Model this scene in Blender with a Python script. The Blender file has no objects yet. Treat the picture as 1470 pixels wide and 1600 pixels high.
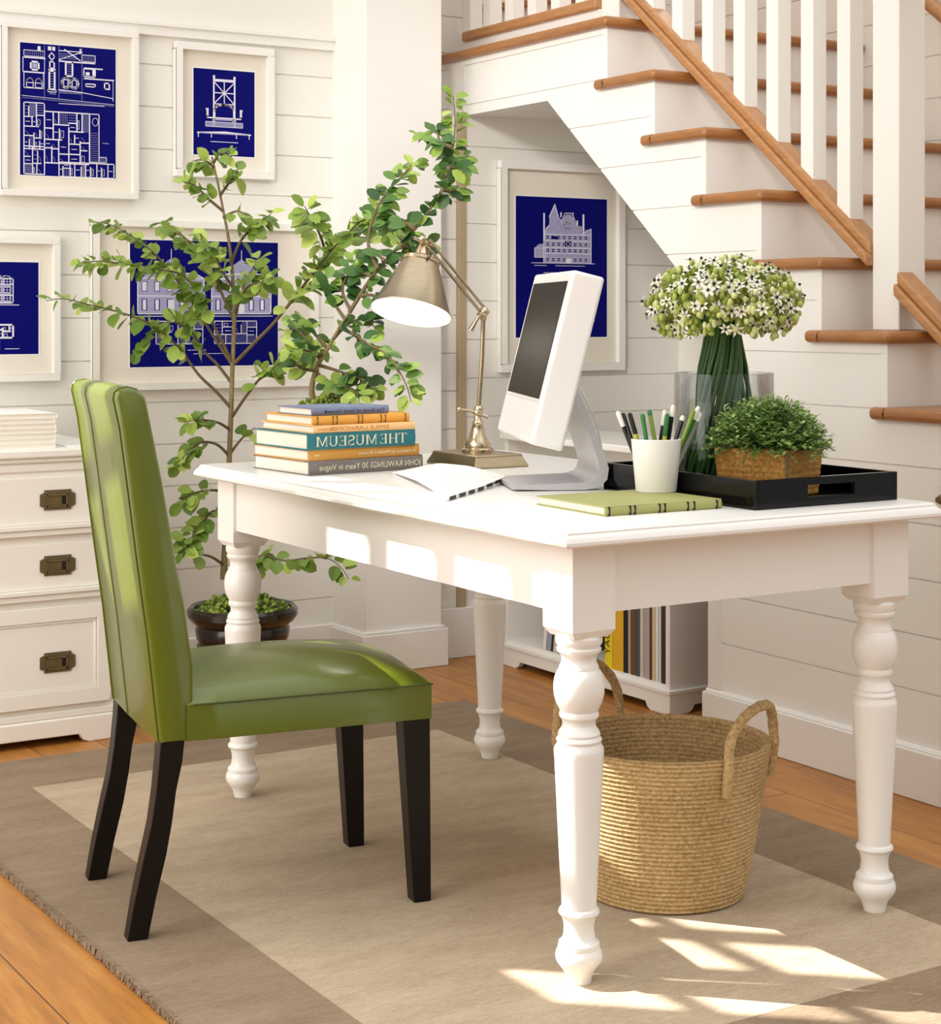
import bpy, bmesh, math, random
from mathutils import Vector, Matrix, Quaternion
R = math.radians
C = bpy.context.scene.collection
rnd = random.Random(7)

# ------------------------------------------------------------------ camera
F, CX, HZ, H = 2776.2, 735.0, 488.3, 1.105
YAW = math.atan((735 + 987.5) / F)
DV = Vector((math.sin(YAW), math.cos(YAW), 0)); RV = Vector((math.cos(YAW), -math.sin(YAW), 0))
EYE = Vector((0, 0, H))
def ray(px, py): return DV + RV * ((px - CX) / F) + Vector((0, 0, (HZ - py) / F))
def at_y(px, py, y): v = ray(px, py); return EYE + v * (y / v.y)
def at_x(px, py, x): v = ray(px, py); return EYE + v * (x / v.x)
def at_z(px, py, z): v = ray(px, py); return EYE + v * ((z - H) / v.z)
def at_d(px, py, d): return EYE + ray(px, py) * d
cam = bpy.data.objects.new('camera', bpy.data.cameras.new('camera')); C.objects.link(cam)
cam.location = EYE; cam.rotation_euler = (R(90), 0, -YAW)
cam.data.sensor_fit = 'HORIZONTAL'; cam.data.sensor_width = 36; cam.data.lens = F / 1470 * 36
cam.data.shift_y = -(800 - HZ) / 1470
cam.data.clip_start = .05
bpy.context.scene.camera = cam

# ------------------------------------------------------------------ materials
def hexc(h):
    h = h.lstrip('#'); o = []
    for i in (0, 2, 4):
        c = int(h[i:i+2], 16) / 255
        o.append(c / 12.92 if c <= .04045 else ((c + .055) / 1.055) ** 2.4)
    return (*o, 1)
def nodes(name):
    m = bpy.data.materials.new(name); m.use_nodes = True
    nt = m.node_tree; return m, nt, nt.nodes['Principled BSDF']
def N(nt, t, **k):
    n = nt.nodes.new(t)
    for a, b in k.items(): setattr(n, a, b)
    return n
def math_n(nt, op, a, b=None, c=None):
    n = N(nt, 'ShaderNodeMath', operation=op)
    for i, v in enumerate((a, b, c)):
        if v is None: continue
        if isinstance(v, (int, float)): n.inputs[i].default_value = v
        else: nt.links.new(v, n.inputs[i])
    return n.outputs[0]
def mix(nt, fac, a, b, bt='MIX'):
    n = N(nt, 'ShaderNodeMix', data_type='RGBA', blend_type=bt)
    for i, v in ((0, fac), (6, a), (7, b)):
        if isinstance(v, (int, float)): n.inputs[i].default_value = v
        elif isinstance(v, tuple): n.inputs[i].default_value = v
        else: nt.links.new(v, n.inputs[i])
    return n.outputs[2]
def noise(nt, scale, detail=3, vec=None, rough=.5):
    n = N(nt, 'ShaderNodeTexNoise'); n.inputs['Scale'].default_value = scale; n.inputs['Detail'].default_value = detail
    n.inputs['Roughness'].default_value = rough
    if vec is not None: nt.links.new(vec, n.inputs['Vector'])
    return n.outputs['Fac']
def objvec(nt, sc=(1, 1, 1)):
    t = N(nt, 'ShaderNodeTexCoord'); mp = N(nt, 'ShaderNodeMapping'); mp.inputs['Scale'].default_value = sc
    nt.links.new(t.outputs['Object'], mp.inputs['Vector']); return mp.outputs['Vector']
def bump(nt, b, h, strength=.3, dist=.002):
    n = N(nt, 'ShaderNodeBump'); n.inputs['Strength'].default_value = strength; n.inputs['Distance'].default_value = dist
    nt.links.new(h, n.inputs['Height']); nt.links.new(n.outputs['Normal'], b.inputs['Normal'])
MATS = {}
def mat(name, col, rough=.5, metal=0, var=.06, scale=8, bmp=0, bscale=60, coat=0, spec=None, stretch=(1, 1, 1)):
    if name in MATS: return MATS[name]
    m, nt, b = nodes(name); c = hexc(col) if isinstance(col, str) else col
    v = objvec(nt, stretch); f = noise(nt, scale, 3, v)
    d = tuple(x * (1 - var * 2) for x in c[:3]) + (1,); l = tuple(min(1, x * (1 + var)) for x in c[:3]) + (1,)
    nt.links.new(mix(nt, f, d, l), b.inputs['Base Color'])
    b.inputs['Roughness'].default_value = rough; b.inputs['Metallic'].default_value = metal
    if coat: b.inputs['Coat Weight'].default_value = coat; b.inputs['Coat Roughness'].default_value = .1
    if spec is not None: b.inputs['Specular IOR Level'].default_value = spec
    if bmp: bump(nt, b, noise(nt, bscale, 4, v), bmp)
    MATS[name] = m; return m
WHITE = mat('white_paint', '#f2efe9', .45, var=.015, scale=2)
WALLW = mat('white_shiplap_paint', '#f0ece4', .55, var=.02, scale=2)
SHADEW = mat('shaded_trim', '#b7a282', .6, var=.03)  # beige stands in for the shade on the corner strips, put into the colour
DESKW = mat('white_satin_lacquer', '#f3f0eb', .3, var=.015, scale=2, coat=.15)
CABW = mat('cream_lacquer', '#efeae0', .4, var=.02, scale=2)
TREAD = mat('oak_tread', '#a8703c', .38, var=.22, scale=14, coat=.2, stretch=(1, 1, 6))
RAILW = mat('oak_rail', '#b98350', .38, var=.2, scale=16, coat=.2, stretch=(6, 1, 6))
LEATHER = mat('green_leather', '#59650f', .31, var=.07, scale=5, bmp=.12, bscale=220, coat=.14)
SEAM = mat('dark_green_seam', '#4b5521', .6)
EBONY = mat('espresso_wood', '#0e0705', .38, var=.2, scale=20, coat=.04, spec=.25, stretch=(1, 1, .15))
BRASS = mat('antique_brass', '#8a7a55', .35, metal=.9, var=.2, scale=40)
DARKB = mat('dark_bronze', '#75684a', .42, metal=.6, var=.15)
NICKEL = mat('polished_nickel', '#c9b79c', .18, metal=1, var=.05)
NICKELB = mat('brushed_nickel', '#a8997f', .3, metal=1, var=.1, scale=30, stretch=(1, 1, 8))
SHADEIN = mat('white_enamel', '#fffaf0', .4, var=.01)
FRAMEW = mat('white_frame', '#f4f1ea', .4, var=.01)
MATB = mat('cream_mat_board', '#ece4d6', .8, var=.02)
BLUE = mat('blueprint_blue', '#04066c', .6, var=.12, scale=3, spec=.1)
BLINE = mat('blueprint_line', '#e9e6f2', .6, var=.05)
BLINE2 = mat('blueprint_line_dim', '#a7a6cc', .6, var=.12, scale=60)
BLACK = mat('black_lacquer', '#040405', .15, var=.05, coat=.05, spec=.3)
BLACKM = mat('black_matte', '#0c0c0d', .5)
SCREEN = mat('dark_screen', '#2a2522', .5, var=.25, scale=4, spec=.1)
PLASTIC = mat('white_plastic', '#efecea', .28, var=.01, coat=.2)
ALU = mat('silver_plastic', '#cfcdd0', .3, metal=.25, var=.03)
PAPER = mat('white_paper', '#f4f1ea', .8, var=.02)
PAGES = mat('book_pages', '#efe8d8', .8, var=.06, scale=6, stretch=(1, 1, 60))
CERAMIC = mat('white_ceramic', '#f2eee9', .3, var=.01, coat=.2)
SOIL = mat('soil', '#2a2418', .9, var=.3, scale=40)
POTM = mat('dark_glazed_pot', '#231813', .25, var=.2, scale=20, coat=.3)
BARK = mat('bark', '#8b7a52', .7, var=.3, scale=60, bmp=.3, bscale=90)
BARKD = mat('twig', '#6b5a3a', .7, var=.25, scale=60)
STEMG = mat('green_stem', '#456f36', .4, var=.25, scale=30, stretch=(1, 1, .1))
PETAL = mat('white_petal', '#f3efdf', .6, var=.04)
EYEM = mat('dark_flower_centre', '#15130d', .5)
BUD = mat('yellow_green_bud', '#b9bf62', .6, var=.2, scale=40)
LETTER = mat('cream_lettering', '#e4dcc0', .6)

def leafmat(name, stops, transl=.25):
    m, nt, b = nodes(name)
    g = N(nt, 'ShaderNodeNewGeometry'); cr = N(nt, 'ShaderNodeValToRGB')
    el = cr.color_ramp.elements
    for i, (p, c) in enumerate(stops):
        e = el[i] if i < 2 else el.new(p)
        e.position = p; e.color = hexc(c)
    nt.links.new(g.outputs['Random Per Island'], cr.inputs['Fac'])
    nt.links.new(cr.outputs['Color'], b.inputs['Base Color'])
    b.inputs['Roughness'].default_value = .42
    tr = N(nt, 'ShaderNodeBsdfTranslucent'); nt.links.new(cr.outputs['Color'], tr.inputs['Color'])
    ms = N(nt, 'ShaderNodeMixShader'); ms.inputs[0].default_value = transl
    out = nt.nodes['Material Output']
    nt.links.new(b.outputs[0], ms.inputs[1]); nt.links.new(tr.outputs[0], ms.inputs[2]); nt.links.new(ms.outputs[0], out.inputs['Surface'])
    return m
LEAF = leafmat('ficus_leaf', [(0, '#5d7c2c'), (1, '#c3d46a'), (.35, '#7c9a3c'), (.7, '#9cb552')])
LEAFD = leafmat('dark_ficus_leaf', [(0, '#294a20'), (1, '#a6bd50'), (.4, '#41682a'), (.75, '#64893a')])
LEAFY = leafmat('young_leaf', [(0, '#8fa832'), (1, '#dbe26a')])
MOSS = leafmat('moss', [(0, '#47591c'), (1, '#a7b343'), (.5, '#6f8a2b')], .1)
HERB = leafmat('herb_leaf', [(0, '#66883f'), (1, '#d6e39a'), (.4, '#8cab5c'), (.75, '#b0c878')], .35)

def floor_mat():
    m, nt, b = nodes('pine_floorboards')
    t = N(nt, 'ShaderNodeTexCoord'); sx = N(nt, 'ShaderNodeSeparateXYZ'); nt.links.new(t.outputs['Object'], sx.inputs[0])
    X, Y = sx.outputs[0], sx.outputs[1]
    u = math_n(nt, 'DIVIDE', math_n(nt, 'SUBTRACT', X, .923), .168)
    idx = math_n(nt, 'FLOOR', u); fr = math_n(nt, 'FRACT', u)
    wn = N(nt, 'ShaderNodeTexWhiteNoise', noise_dimensions='1D'); nt.links.new(idx, wn.inputs['W'])
    rv = wn.outputs['Value']
    cb = N(nt, 'ShaderNodeCombineXYZ')
    nt.links.new(math_n(nt, 'ADD', math_n(nt, 'MULTIPLY', X, 14), math_n(nt, 'MULTIPLY', rv, 37)), cb.inputs[0])
    nt.links.new(math_n(nt, 'MULTIPLY', Y, 1.3), cb.inputs[1]); nt.links.new(math_n(nt, 'MULTIPLY', rv, 11), cb.inputs[2])
    g1 = noise(nt, 2.2, 6, cb.outputs[0], .62)
    g2 = noise(nt, 9, 4, cb.outputs[0], .6)
    cr = N(nt, 'ShaderNodeValToRGB'); el = cr.color_ramp.elements
    el[0].position = .28; el[0].color = hexc('#7d4d17'); el[1].position = .72; el[1].color = hexc('#c98f42')
    e = el.new(.5); e.color = hexc('#ab6d27')
    nt.links.new(math_n(nt, 'ADD', math_n(nt, 'MULTIPLY', g1, .75), math_n(nt, 'MULTIPLY', g2, .25)), cr.inputs['Fac'])
    vo = N(nt, 'ShaderNodeTexVoronoi'); vo.inputs['Scale'].default_value = 1.0
    cb2 = N(nt, 'ShaderNodeCombineXYZ'); nt.links.new(math_n(nt, 'MULTIPLY', X, 4.2), cb2.inputs[0]); nt.links.new(math_n(nt, 'MULTIPLY', Y, 2.2), cb2.inputs[1])
    nt.links.new(cb2.outputs[0], vo.inputs['Vector'])
    knot = math_n(nt, 'LESS_THAN', vo.outputs['Distance'], .055)
    col = mix(nt, math_n(nt, 'MULTIPLY', knot, .55), cr.outputs['Color'], hexc('#5c2f10'))
    tint = mix(nt, math_n(nt, 'MULTIPLY', rv, .35), col, hexc('#c98f4e'))
    # board ends
    ye = math_n(nt, 'FRACT', math_n(nt, 'ADD', math_n(nt, 'DIVIDE', Y, 2.3), math_n(nt, 'MULTIPLY', rv, 5.3)))
    s = math_n(nt, 'MAXIMUM', math_n(nt, 'LESS_THAN', fr, .018), math_n(nt, 'LESS_THAN', ye, .0016))
    fin = mix(nt, math_n(nt, 'MULTIPLY', s, .85), tint, hexc('#3a2008'))
    nt.links.new(fin, b.inputs['Base Color'])
    b.inputs['Roughness'].default_value = .38
    bump(nt, b, math_n(nt, 'SUBTRACT', math_n(nt, 'MULTIPLY', g2, .15), s), .4, .002)
    return m
def rug_mat(base, dark):
    m, nt, b = nodes('wool_pile')
    v = objvec(nt, (10, 60, 30)); v2 = objvec(nt, (1.5, 5, 1))
    n1 = noise(nt, 4, 5, v, .7); n2 = noise(nt, 3, 3, v2)
    n3 = noise(nt, 260, 3, objvec(nt))
    f = math_n(nt, 'ADD', math_n(nt, 'ADD', math_n(nt, 'MULTIPLY', n1, .45), math_n(nt, 'MULTIPLY', n2, .3)), math_n(nt, 'MULTIPLY', n3, .25))
    cr = N(nt, 'ShaderNodeValToRGB'); el = cr.color_ramp.elements
    el[0].position = .36; el[0].color = hexc(dark); el[1].position = .62; el[1].color = hexc(base)
    nt.links.new(f, cr.inputs['Fac']); nt.links.new(cr.outputs['Color'], b.inputs['Base Color'])
    b.inputs['Roughness'].default_value = .95; b.inputs['Specular IOR Level'].default_value = .1
    bump(nt, b, f, .5, .004); return m
FLOORM = floor_mat(); RUGL = rug_mat('#c3b198', '#a18e77'); RUGD = rug_mat('#9c8872', '#7d6a55')
def wicker_mat(name, c1, c2, sc):
    m, nt, b = nodes(name); v = objvec(nt)
    n1 = noise(nt, sc, 4, v, .7); n2 = noise(nt, 7, 3, v)
    f = math_n(nt, 'ADD', math_n(nt, 'MULTIPLY', n1, .75), math_n(nt, 'MULTIPLY', n2, .25))
    cr = N(nt, 'ShaderNodeValToRGB'); el = cr.color_ramp.elements
    el[0].position = .36; el[0].color = hexc(c2); el[1].position = .64; el[1].color = hexc(c1)
    nt.links.new(f, cr.inputs['Fac']); nt.links.new(cr.outputs['Color'], b.inputs['Base Color'])
    b.inputs['Roughness'].default_value = .75; bump(nt, b, n1, .9, .004); return m
ROPE = wicker_mat('sisal_rope', '#dcbd88', '#9f7c4b', 150)
WICKER = wicker_mat('golden_wicker', '#cf9a48', '#8a5a1e', 170)
def glass_mat(name, tint, gl):
    m, nt, b = nodes(name); nt.nodes.remove(b)
    tr = N(nt, 'ShaderNodeBsdfTransparent'); tr.inputs['Color'].default_value = hexc(tint)
    g = N(nt, 'ShaderNodeBsdfGlossy'); g.inputs['Roughness'].default_value = .03; g.inputs['Color'].default_value = (1, 1, 1, 1)
    lw = N(nt, 'ShaderNodeLayerWeight'); lw.inputs['Blend'].default_value = .25
    nz = noise(nt, 3, 1, objvec(nt))
    ms = N(nt, 'ShaderNodeMixShader'); nt.links.new(math_n(nt, 'MULTIPLY', math_n(nt, 'ADD', math_n(nt, 'MULTIPLY', lw.outputs['Fresnel'], gl), math_n(nt, 'MULTIPLY', nz, .03)), 1), ms.inputs[0])
    nt.links.new(tr.outputs[0], ms.inputs[1]); nt.links.new(g.outputs[0], ms.inputs[2]); nt.links.new(ms.outputs[0], nt.nodes['Material Output'].inputs['Surface'])
    return m
GLASS = glass_mat('clear_glass', '#f4f6f5', .7); WATER = glass_mat('water', '#f3f5ee', .35)

# ------------------------------------------------------------------ mesh helpers
class MB:
    def __init__(s): s.v, s.f, s.m = [], [], []
    def add(s, vs, fs, mi=0):
        o = len(s.v); s.v += [tuple(v) for v in vs]; s.f += [tuple(i + o for i in f) for f in fs]; s.m += [mi] * len(fs); return s
    def box(s, x0, x1, y0, y1, z0, z1, mi=0, M=None):
        vs = [Vector((x, y, z)) for z in (z0, z1) for y in (y0, y1) for x in (x0, x1)]
        if M: vs = [M @ v for v in vs]
        return s.add(vs, [(0, 2, 3, 1), (4, 5, 7, 6), (0, 1, 5, 4), (2, 6, 7, 3), (0, 4, 6, 2), (1, 3, 7, 5)], mi)
    def prism(s, poly, a, b, axis='y', mi=0, M=None):
        # poly in the two other axes: y -> (x,z); x -> (y,z); z -> (x,y)
        def mk(p, t): return Vector({'y': (p[0], t, p[1]), 'x': (t, p[0], p[1]), 'z': (p[0], p[1], t)}[axis])
        n = len(poly); vs = [mk(p, a) for p in poly] + [mk(p, b) for p in poly]
        if M: vs = [M @ v for v in vs]
        fs = [tuple(range(n)), tuple(range(2 * n - 1, n - 1, -1))] + [(i, i + n, (i + 1) % n + n, (i + 1) % n) for i in range(n)]
        return s.add(vs, fs, mi)
    def lathe(s, prof, n=32, c=(0, 0, 0), mi=0, M=None, cap=True):
        vs = []
        for r, z in prof:
            for i in range(n):
                a = 2 * math.pi * i / n; v = Vector((r * math.cos(a), r * math.sin(a), z))
                v = M @ v if M else v + Vector(c)
                vs.append(v)
        k = len(prof); fs = []
        for j in range(k - 1):
            for i in range(n): fs.append((j * n + i, j * n + (i + 1) % n, (j + 1) * n + (i + 1) % n, (j + 1) * n + i))
        if cap:
            if prof[0][0] > 1e-5: fs.append(tuple(range(n - 1, -1, -1)))
            if prof[-1][0] > 1e-5: fs.append(tuple(range((k - 1) * n, k * n)))
        return s.add(vs, fs, mi)
    def tube(s, pts, rad, n=8, mi=0, sq=None):
        pts = [Vector(p) for p in pts]; k = len(pts)
        if isinstance(rad, (int, float)): rad = [rad] * k
        vs = []; up = None
        for j, p in enumerate(pts):
            t = (pts[min(j + 1, k - 1)] - pts[max(j - 1, 0)]).normalized()
            if up is None:
                up = Vector((0, 0, 1)) if abs(t.z) < .9 else Vector((1, 0, 0))
            a = t.cross(up).normalized(); b = a.cross(t).normalized(); up = b
            for i in range(n):
                th = 2 * math.pi * (i + .5) / n
                vs.append(p + a * (rad[j] * math.cos(th) * (sq or 1)) + b * (rad[j] * math.sin(th)))
        fs = [tuple(range(n - 1, -1, -1)), tuple(range((k - 1) * n, k * n))]
        for j in range(k - 1):
            for i in range(n): fs.append((j * n + i, j * n + (i + 1) % n, (j + 1) * n + (i + 1) % n, (j + 1) * n + i))
        return s.add(vs, fs, mi)
    def sphere(s, c, r, n=8, k=6, mi=0):
        rx, ry, rz = (r, r, r) if isinstance(r, (int, float)) else r
        prof = [(math.sin(math.pi * j / k), -math.cos(math.pi * j / k)) for j in range(k + 1)]
        M = Matrix.Translation(c) @ Matrix.Diagonal((rx, ry, rz, 1))
        return s.lathe(prof, n, mi=mi, M=M, cap=False)
    def build(s, name, mats, parent=None, bevel=0, seg=2, smooth=35, local=False, sub=0):
        me = bpy.data.meshes.new(name)
        vs = s.v
        if parent and not local:
            inv = parent_world(parent).inverted(); vs = [tuple(inv @ Vector(v)) for v in s.v]
        me.from_pydata(vs, [], s.f); me.validate()
        mats = mats if isinstance(mats, (list, tuple)) else [mats]
        for m in mats: me.materials.append(m)
        if len(me.polygons) == len(s.m): me.polygons.foreach_set('material_index', s.m)
        bm = bmesh.new(); bm.from_mesh(me)
        bmesh.ops.remove_doubles(bm, verts=bm.verts, dist=1e-6)
        bmesh.ops.recalc_face_normals(bm, faces=bm.faces); bm.to_mesh(me); bm.free()
        if smooth:
            me.polygons.foreach_set('use_smooth', [True] * len(me.polygons)); me.set_sharp_from_angle(angle=R(smooth))
        o = bpy.data.objects.new(name, me); C.objects.link(o)
        if parent: o.parent = parent
        if bevel:
            b = o.modifiers.new('bevel', 'BEVEL'); b.width = bevel; b.segments = seg; b.limit_method = 'ANGLE'; b.angle_limit = R(40)
        if sub:
            b = o.modifiers.new('subsurf', 'SUBSURF'); b.levels = sub; b.render_levels = sub
        return o
def parent_world(p):
    M = Matrix.LocRotScale(p.location, p.rotation_euler, None)
    return parent_world(p.parent) @ M if p.parent else M
def tag(o, label, cat, group=None):
    o['label'] = label; o['category'] = cat
    if group: o['group'] = group
    return o
def thing(name, label, cat, loc=(0, 0, 0), rz=0, group=None):
    o = bpy.data.objects.new(name, None); C.objects.link(o); o.location = loc; o.rotation_euler = (0, 0, rz)
    o.empty_display_size = .1
    return tag(o, label, cat, group)
def struct(o, label=None):
    o['kind'] = 'structure'
    if label: o['label'] = label
    return o
def copy_tree(o, parent=None):
    c = o.copy(); C.objects.link(c)
    if parent: c.parent = parent
    for ch in list(o.children): copy_tree(ch, c)
    return c
def text_mesh(txt, size, align='CENTER', extrude=0):
    cu = bpy.data.curves.new('lettering', 'FONT'); cu.body = txt; cu.size = size; cu.align_x = align; cu.align_y = 'CENTER'
    cu.resolution_u = 3
    o = bpy.data.objects.new('lettering', cu); C.objects.link(o)
    dg = bpy.context.evaluated_depsgraph_get(); me = o.evaluated_get(dg).to_mesh()
    vs = [v.co.copy() for v in me.vertices]; fs = [tuple(p.vertices) for p in me.polygons]
    o.evaluated_get(dg).to_mesh_clear(); bpy.data.objects.remove(o); bpy.data.curves.remove(cu)
    return vs, fs
def add_text(mb, txt, size, fn, mi=0, fit=None):
    vs, fs = text_mesh(txt, size)
    if fit:
        w = max(v.x for v in vs) - min(v.x for v in vs); k = fit / w
        vs = [Vector((v.x * k, v.y, 0)) for v in vs]
    mb.add([fn(v.x, v.y) for v in vs], fs, mi)

# roman capitals: thick and thin strokes with serifs, unit height
def _bar(x, y0, y1, w): return [(x - w / 2, y0), (x + w / 2, y0), (x + w / 2, y1), (x - w / 2, y1)]
def _ser(x, y, w=.24, h=.035): return [(x - w / 2, y), (x + w / 2, y), (x + w / 2, y + h), (x - w / 2, y + h)]
def _h(x0, x1, y, h=.04): return [(x0, y), (x1, y), (x1, y + h), (x0, y + h)]
TK, TN = .13, .05
def _arcs(cx, cy, rx, ry, a0, a1, w0, w1, n=12):
    o = []
    for i in range(n):
        q = []
        for k in (i, i + 1):
            t = k / n; a = R(a0 + (a1 - a0) * t); w = (w0 + (w1 - w0) * math.sin(PI * t)) / 2
            q.append(((cx + (rx - w) * math.cos(a), cy + (ry - w) * math.sin(a)), (cx + (rx + w) * math.cos(a), cy + (ry + w) * math.sin(a))))
        o.append([q[0][0], q[0][1], q[1][1], q[1][0]])
    return o
PI = math.pi
SERIF = {
 'T': (.72, [_bar(.36, 0, 1, TK), _h(.02, .70, .96), _ser(.36, 0), [(.02, .78), (.06, .78), (.09, .96), (.02, .96)], [(.70, .78), (.66, .78), (.63, .96), (.70, .96)]]),
 'H': (.84, [_bar(.17, 0, 1, TK), _bar(.67, 0, 1, TK), _h(.17, .67, .49), _ser(.17, 0), _ser(.17, .965), _ser(.67, 0), _ser(.67, .965)]),
 'E': (.70, [_bar(.19, 0, 1, TK), _h(.07, .64, 0), _h(.07, .60, .96), _h(.19, .5, .49), [(.64, 0), (.64, .22), (.61, .22), (.56, .03)], [(.60, 1), (.60, .8), (.57, .8), (.52, .97)], [(.5, .40), (.5, .61), (.47, .61), (.47, .40)]]),
 'M': (1.0, [_bar(.14, 0, 1, TN), _bar(.84, 0, 1, TK), [(.08, 1), (.22, 1), (.53, .04), (.45, .04)], [(.80, 1), (.74, 1), (.45, .10), (.50, .04)], _ser(.14, 0), _ser(.84, 0, .26), _ser(.10, .965, .16), _ser(.86, .965, .2)]),
 'U': (.82, [_bar(.19, .32, 1, TK), _bar(.66, .32, 1, TN), _ser(.19, .965, .26), _ser(.66, .965, .22)] + _arcs(.43, .34, .24, .32, 180, 360, .12, .07)),
 'S': (.60, _arcs(.30, .74, .21, .235, 20, 270, .05, .13) + _arcs(.30, .265, .22, .24, 90, -160, .13, .05) + [[(.50, .80), (.50, 1), (.475, 1), (.455, .82)], [(.085, .20), (.085, 0), (.11, 0), (.13, .18)]]),
 ' ': (.16, [])}
def serif_text(mb, txt, size, fit, fn):
    w = sum(SERIF[c][0] for c in txt); k = fit / w; x = -fit / 2
    for c in txt:
        adv, ps = SERIF[c]
        for p in ps: mb.add([fn(x + px * k, (py - .5) * size) for px, py in p], [tuple(range(len(p)))])
        x += adv * k
# clip a convex polygon to a z band
def clipz(poly, z0, z1):
    for sgn, lim in ((1, z0), (-1, -z1)):
        out = []
        for i in range(len(poly)):
            p, q = poly[i], poly[(i + 1) % len(poly)]
            a, b = sgn * p[1] - lim, sgn * q[1] - lim
            if a >= 0: out.append(p)
            if (a >= 0) != (b >= 0):
                t = a / (a - b); out.append((p[0] + (q[0] - p[0]) * t, p[1] + (q[1] - p[1]) * t))
        poly = out
        if len(poly) < 3: return []
    return poly
def shiplap(mb, polys, front, back, axis, z_ref, pitch, groove=.004, depth=.005, zmin=0, zmax=4):
    """boards of a shiplap wall: convex polys in (u,z), boards between grooves, a backing behind"""
    sg = 1 if back > front else -1
    k0 = math.floor((zmin - z_ref) / pitch) - 1; k1 = math.ceil((zmax - z_ref) / pitch) + 1
    for poly in polys:
        mb.prism(poly, front + sg * depth, back, axis)
        for k in range(k0, k1):
            a = z_ref + k * pitch + groove / 2; b = a + pitch - groove
            p = clipz(poly, a, b)
            if p: mb.prism(p, front, front + sg * (depth + .001), axis)
def rect(a, b, z0, z1): return [(a, z0), (b, z0), (b, z1), (a, z1)]

# ------------------------------------------------------------------ setting
PI = math.pi
mb = MB(); mb.box(-.9, 4.3, -1.6, 6.2, -.12, 0); struct(mb.build('floor', FLOORM), 'honey pine floorboards')
WB, WA, XS, XR = 5.0, 4.865, 2.996, 3.98
mb = MB()
shiplap(mb, [rect(-.9, 2.7, 0, 1.945)], WB, WB + .12, 'y', 1.8445, .126, zmax=2)
mb.box(-.9, 2.7, WB - .001, WB + .12, 1.945, 3.2)
struct(mb.build('wall_back', WALLW, smooth=0), 'white shiplap wall behind the framed prints')
mb = MB(); mb.box(-.9, 2.6, WB - .016, WB, 1.93, 1.966); mb.box(-.9, 2.6, WB - .024, WB, 1.958, 1.968)
struct(mb.build('trim_1', WHITE), 'white rail moulding above the prints')
mb = MB(); mb.box(.75, 2.59, WB - .016, WB, 0, .125); struct(mb.build('baseboard_back', WHITE, bevel=.004))
# pillar
mb = MB(); mb.box(2.59, 2.861, 4.782, 5.2, 0, 3.2)
struct(mb.build('wall_pillar', WHITE, bevel=.003), 'square white pillar left of the stairs')
mb = MB(); mb.box(2.574, 2.877, 4.766, 5.0, 0, .118); mb.prism([(2.579, .118), (2.872, .118), (2.865, .127), (2.586, .127)], 4.771, 5.0, 'y')
struct(mb.build('baseboard_pillar', WHITE, bevel=.003))
# alcove below the landing
mb = MB()
shiplap(mb, [rect(2.995, 3.87, 0, 1.9)], WA, WA + .1, 'y', 1.391, .1245, zmax=1.9)
struct(mb.build('wall_alcove', WALLW, smooth=0), 'shaded shiplap wall under the stairs')
mb = MB()
shiplap(mb, [rect(2.861, 2.967, 0, 1.735)], WA + .005, WA + .1, 'y', 1.339, .1215, zmax=1.735)
struct(mb.build('wall_alcove_left', WALLW, smooth=0))
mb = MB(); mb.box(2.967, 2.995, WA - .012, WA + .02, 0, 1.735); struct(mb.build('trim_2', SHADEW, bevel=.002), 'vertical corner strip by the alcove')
mb = MB(); mb.box(2.877, 3.87, WA - .016, WA, 0, .16); struct(mb.build('baseboard_alcove', WHITE, bevel=.003))
mb = MB(); shiplap(mb, [rect(3.66, 4.96, 0, 1.1), [(3.66, 1.1), (4.39, 1.735), (4.96, 1.735), (4.96, 1.1)]], 3.87, 3.96, 'x', 1.391, .1245, zmax=1.74)
struct(mb.build('wall_alcove_right', WALLW, smooth=0))
# upper hall behind the landing, right stair wall
mb = MB(); shiplap(mb, [rect(2.7, 4.1, 1.9, 3.2)], 5.05, 5.15, 'y', 1.965, .1225, zmin=1.9, zmax=3.2)
struct(mb.build('wall_upper_back', WALLW, smooth=0))
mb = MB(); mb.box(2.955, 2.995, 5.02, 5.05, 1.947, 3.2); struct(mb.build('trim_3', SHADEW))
mb = MB(); shiplap(mb, [rect(1.2, 5.15, 0, 3.2)], XR, XR + .1, 'x', 2.0, .127, zmax=3.2)
struct(mb.build('wall_right', WALLW, smooth=0), 'white shiplap wall beyond the stairs')

# stairs ------------------------------------------------------------
RISE, RUN = .177, .2195
def nose(n): return 2.97 + RUN * (n - 6)
LAND = RISE * 11
polys = []
dl = lambda y: 1.24 + (y - 3.795) * .8335
brk = sorted(set([nose(n) + .025 for n in range(1, 12)] + [3.63, 4.396, 5.03]))
for a, b in zip(brk[:-1], brk[1:]):
    mid = (a + b) / 2; n = max(k for k in range(1, 12) if nose(k) + .025 <= mid + 1e-6)
    hi = RISE * n - .03
    lo = (lambda y: 0) if mid < 3.63 else (dl if mid < 4.396 else (lambda y: 1.738))
    polys.append([(a, lo(a)), (b, lo(b)), (b, hi), (a, hi)])
mb = MB(); shiplap(mb, polys, XS, XS + .06, 'x', .244, .1272, zmax=2)
struct(mb.build('wall_stair_side', WHITE, smooth=0), 'white shiplap side of the staircase')
mb = MB()
for (ya, za), (yb, zb) in (((3.63, 1.1), (4.396, 1.74)), ((4.396, 1.74), (5.03, 1.74))):
    mb.prism([(ya, za), (yb, zb), (yb, zb + .02), (ya, za + .02)], XS + .01, 3.87, 'x')
struct(mb.build('trim_4', WALLW), 'sloping underside of the stairs')
mb = MB(); mb.box(2.976, XS, 1.95, 3.645, 0, .112); mb.prism([(2.981, .112), (XS, .112), (XS, .122), (2.988, .122)], 1.95, 3.64, 'y')
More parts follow.
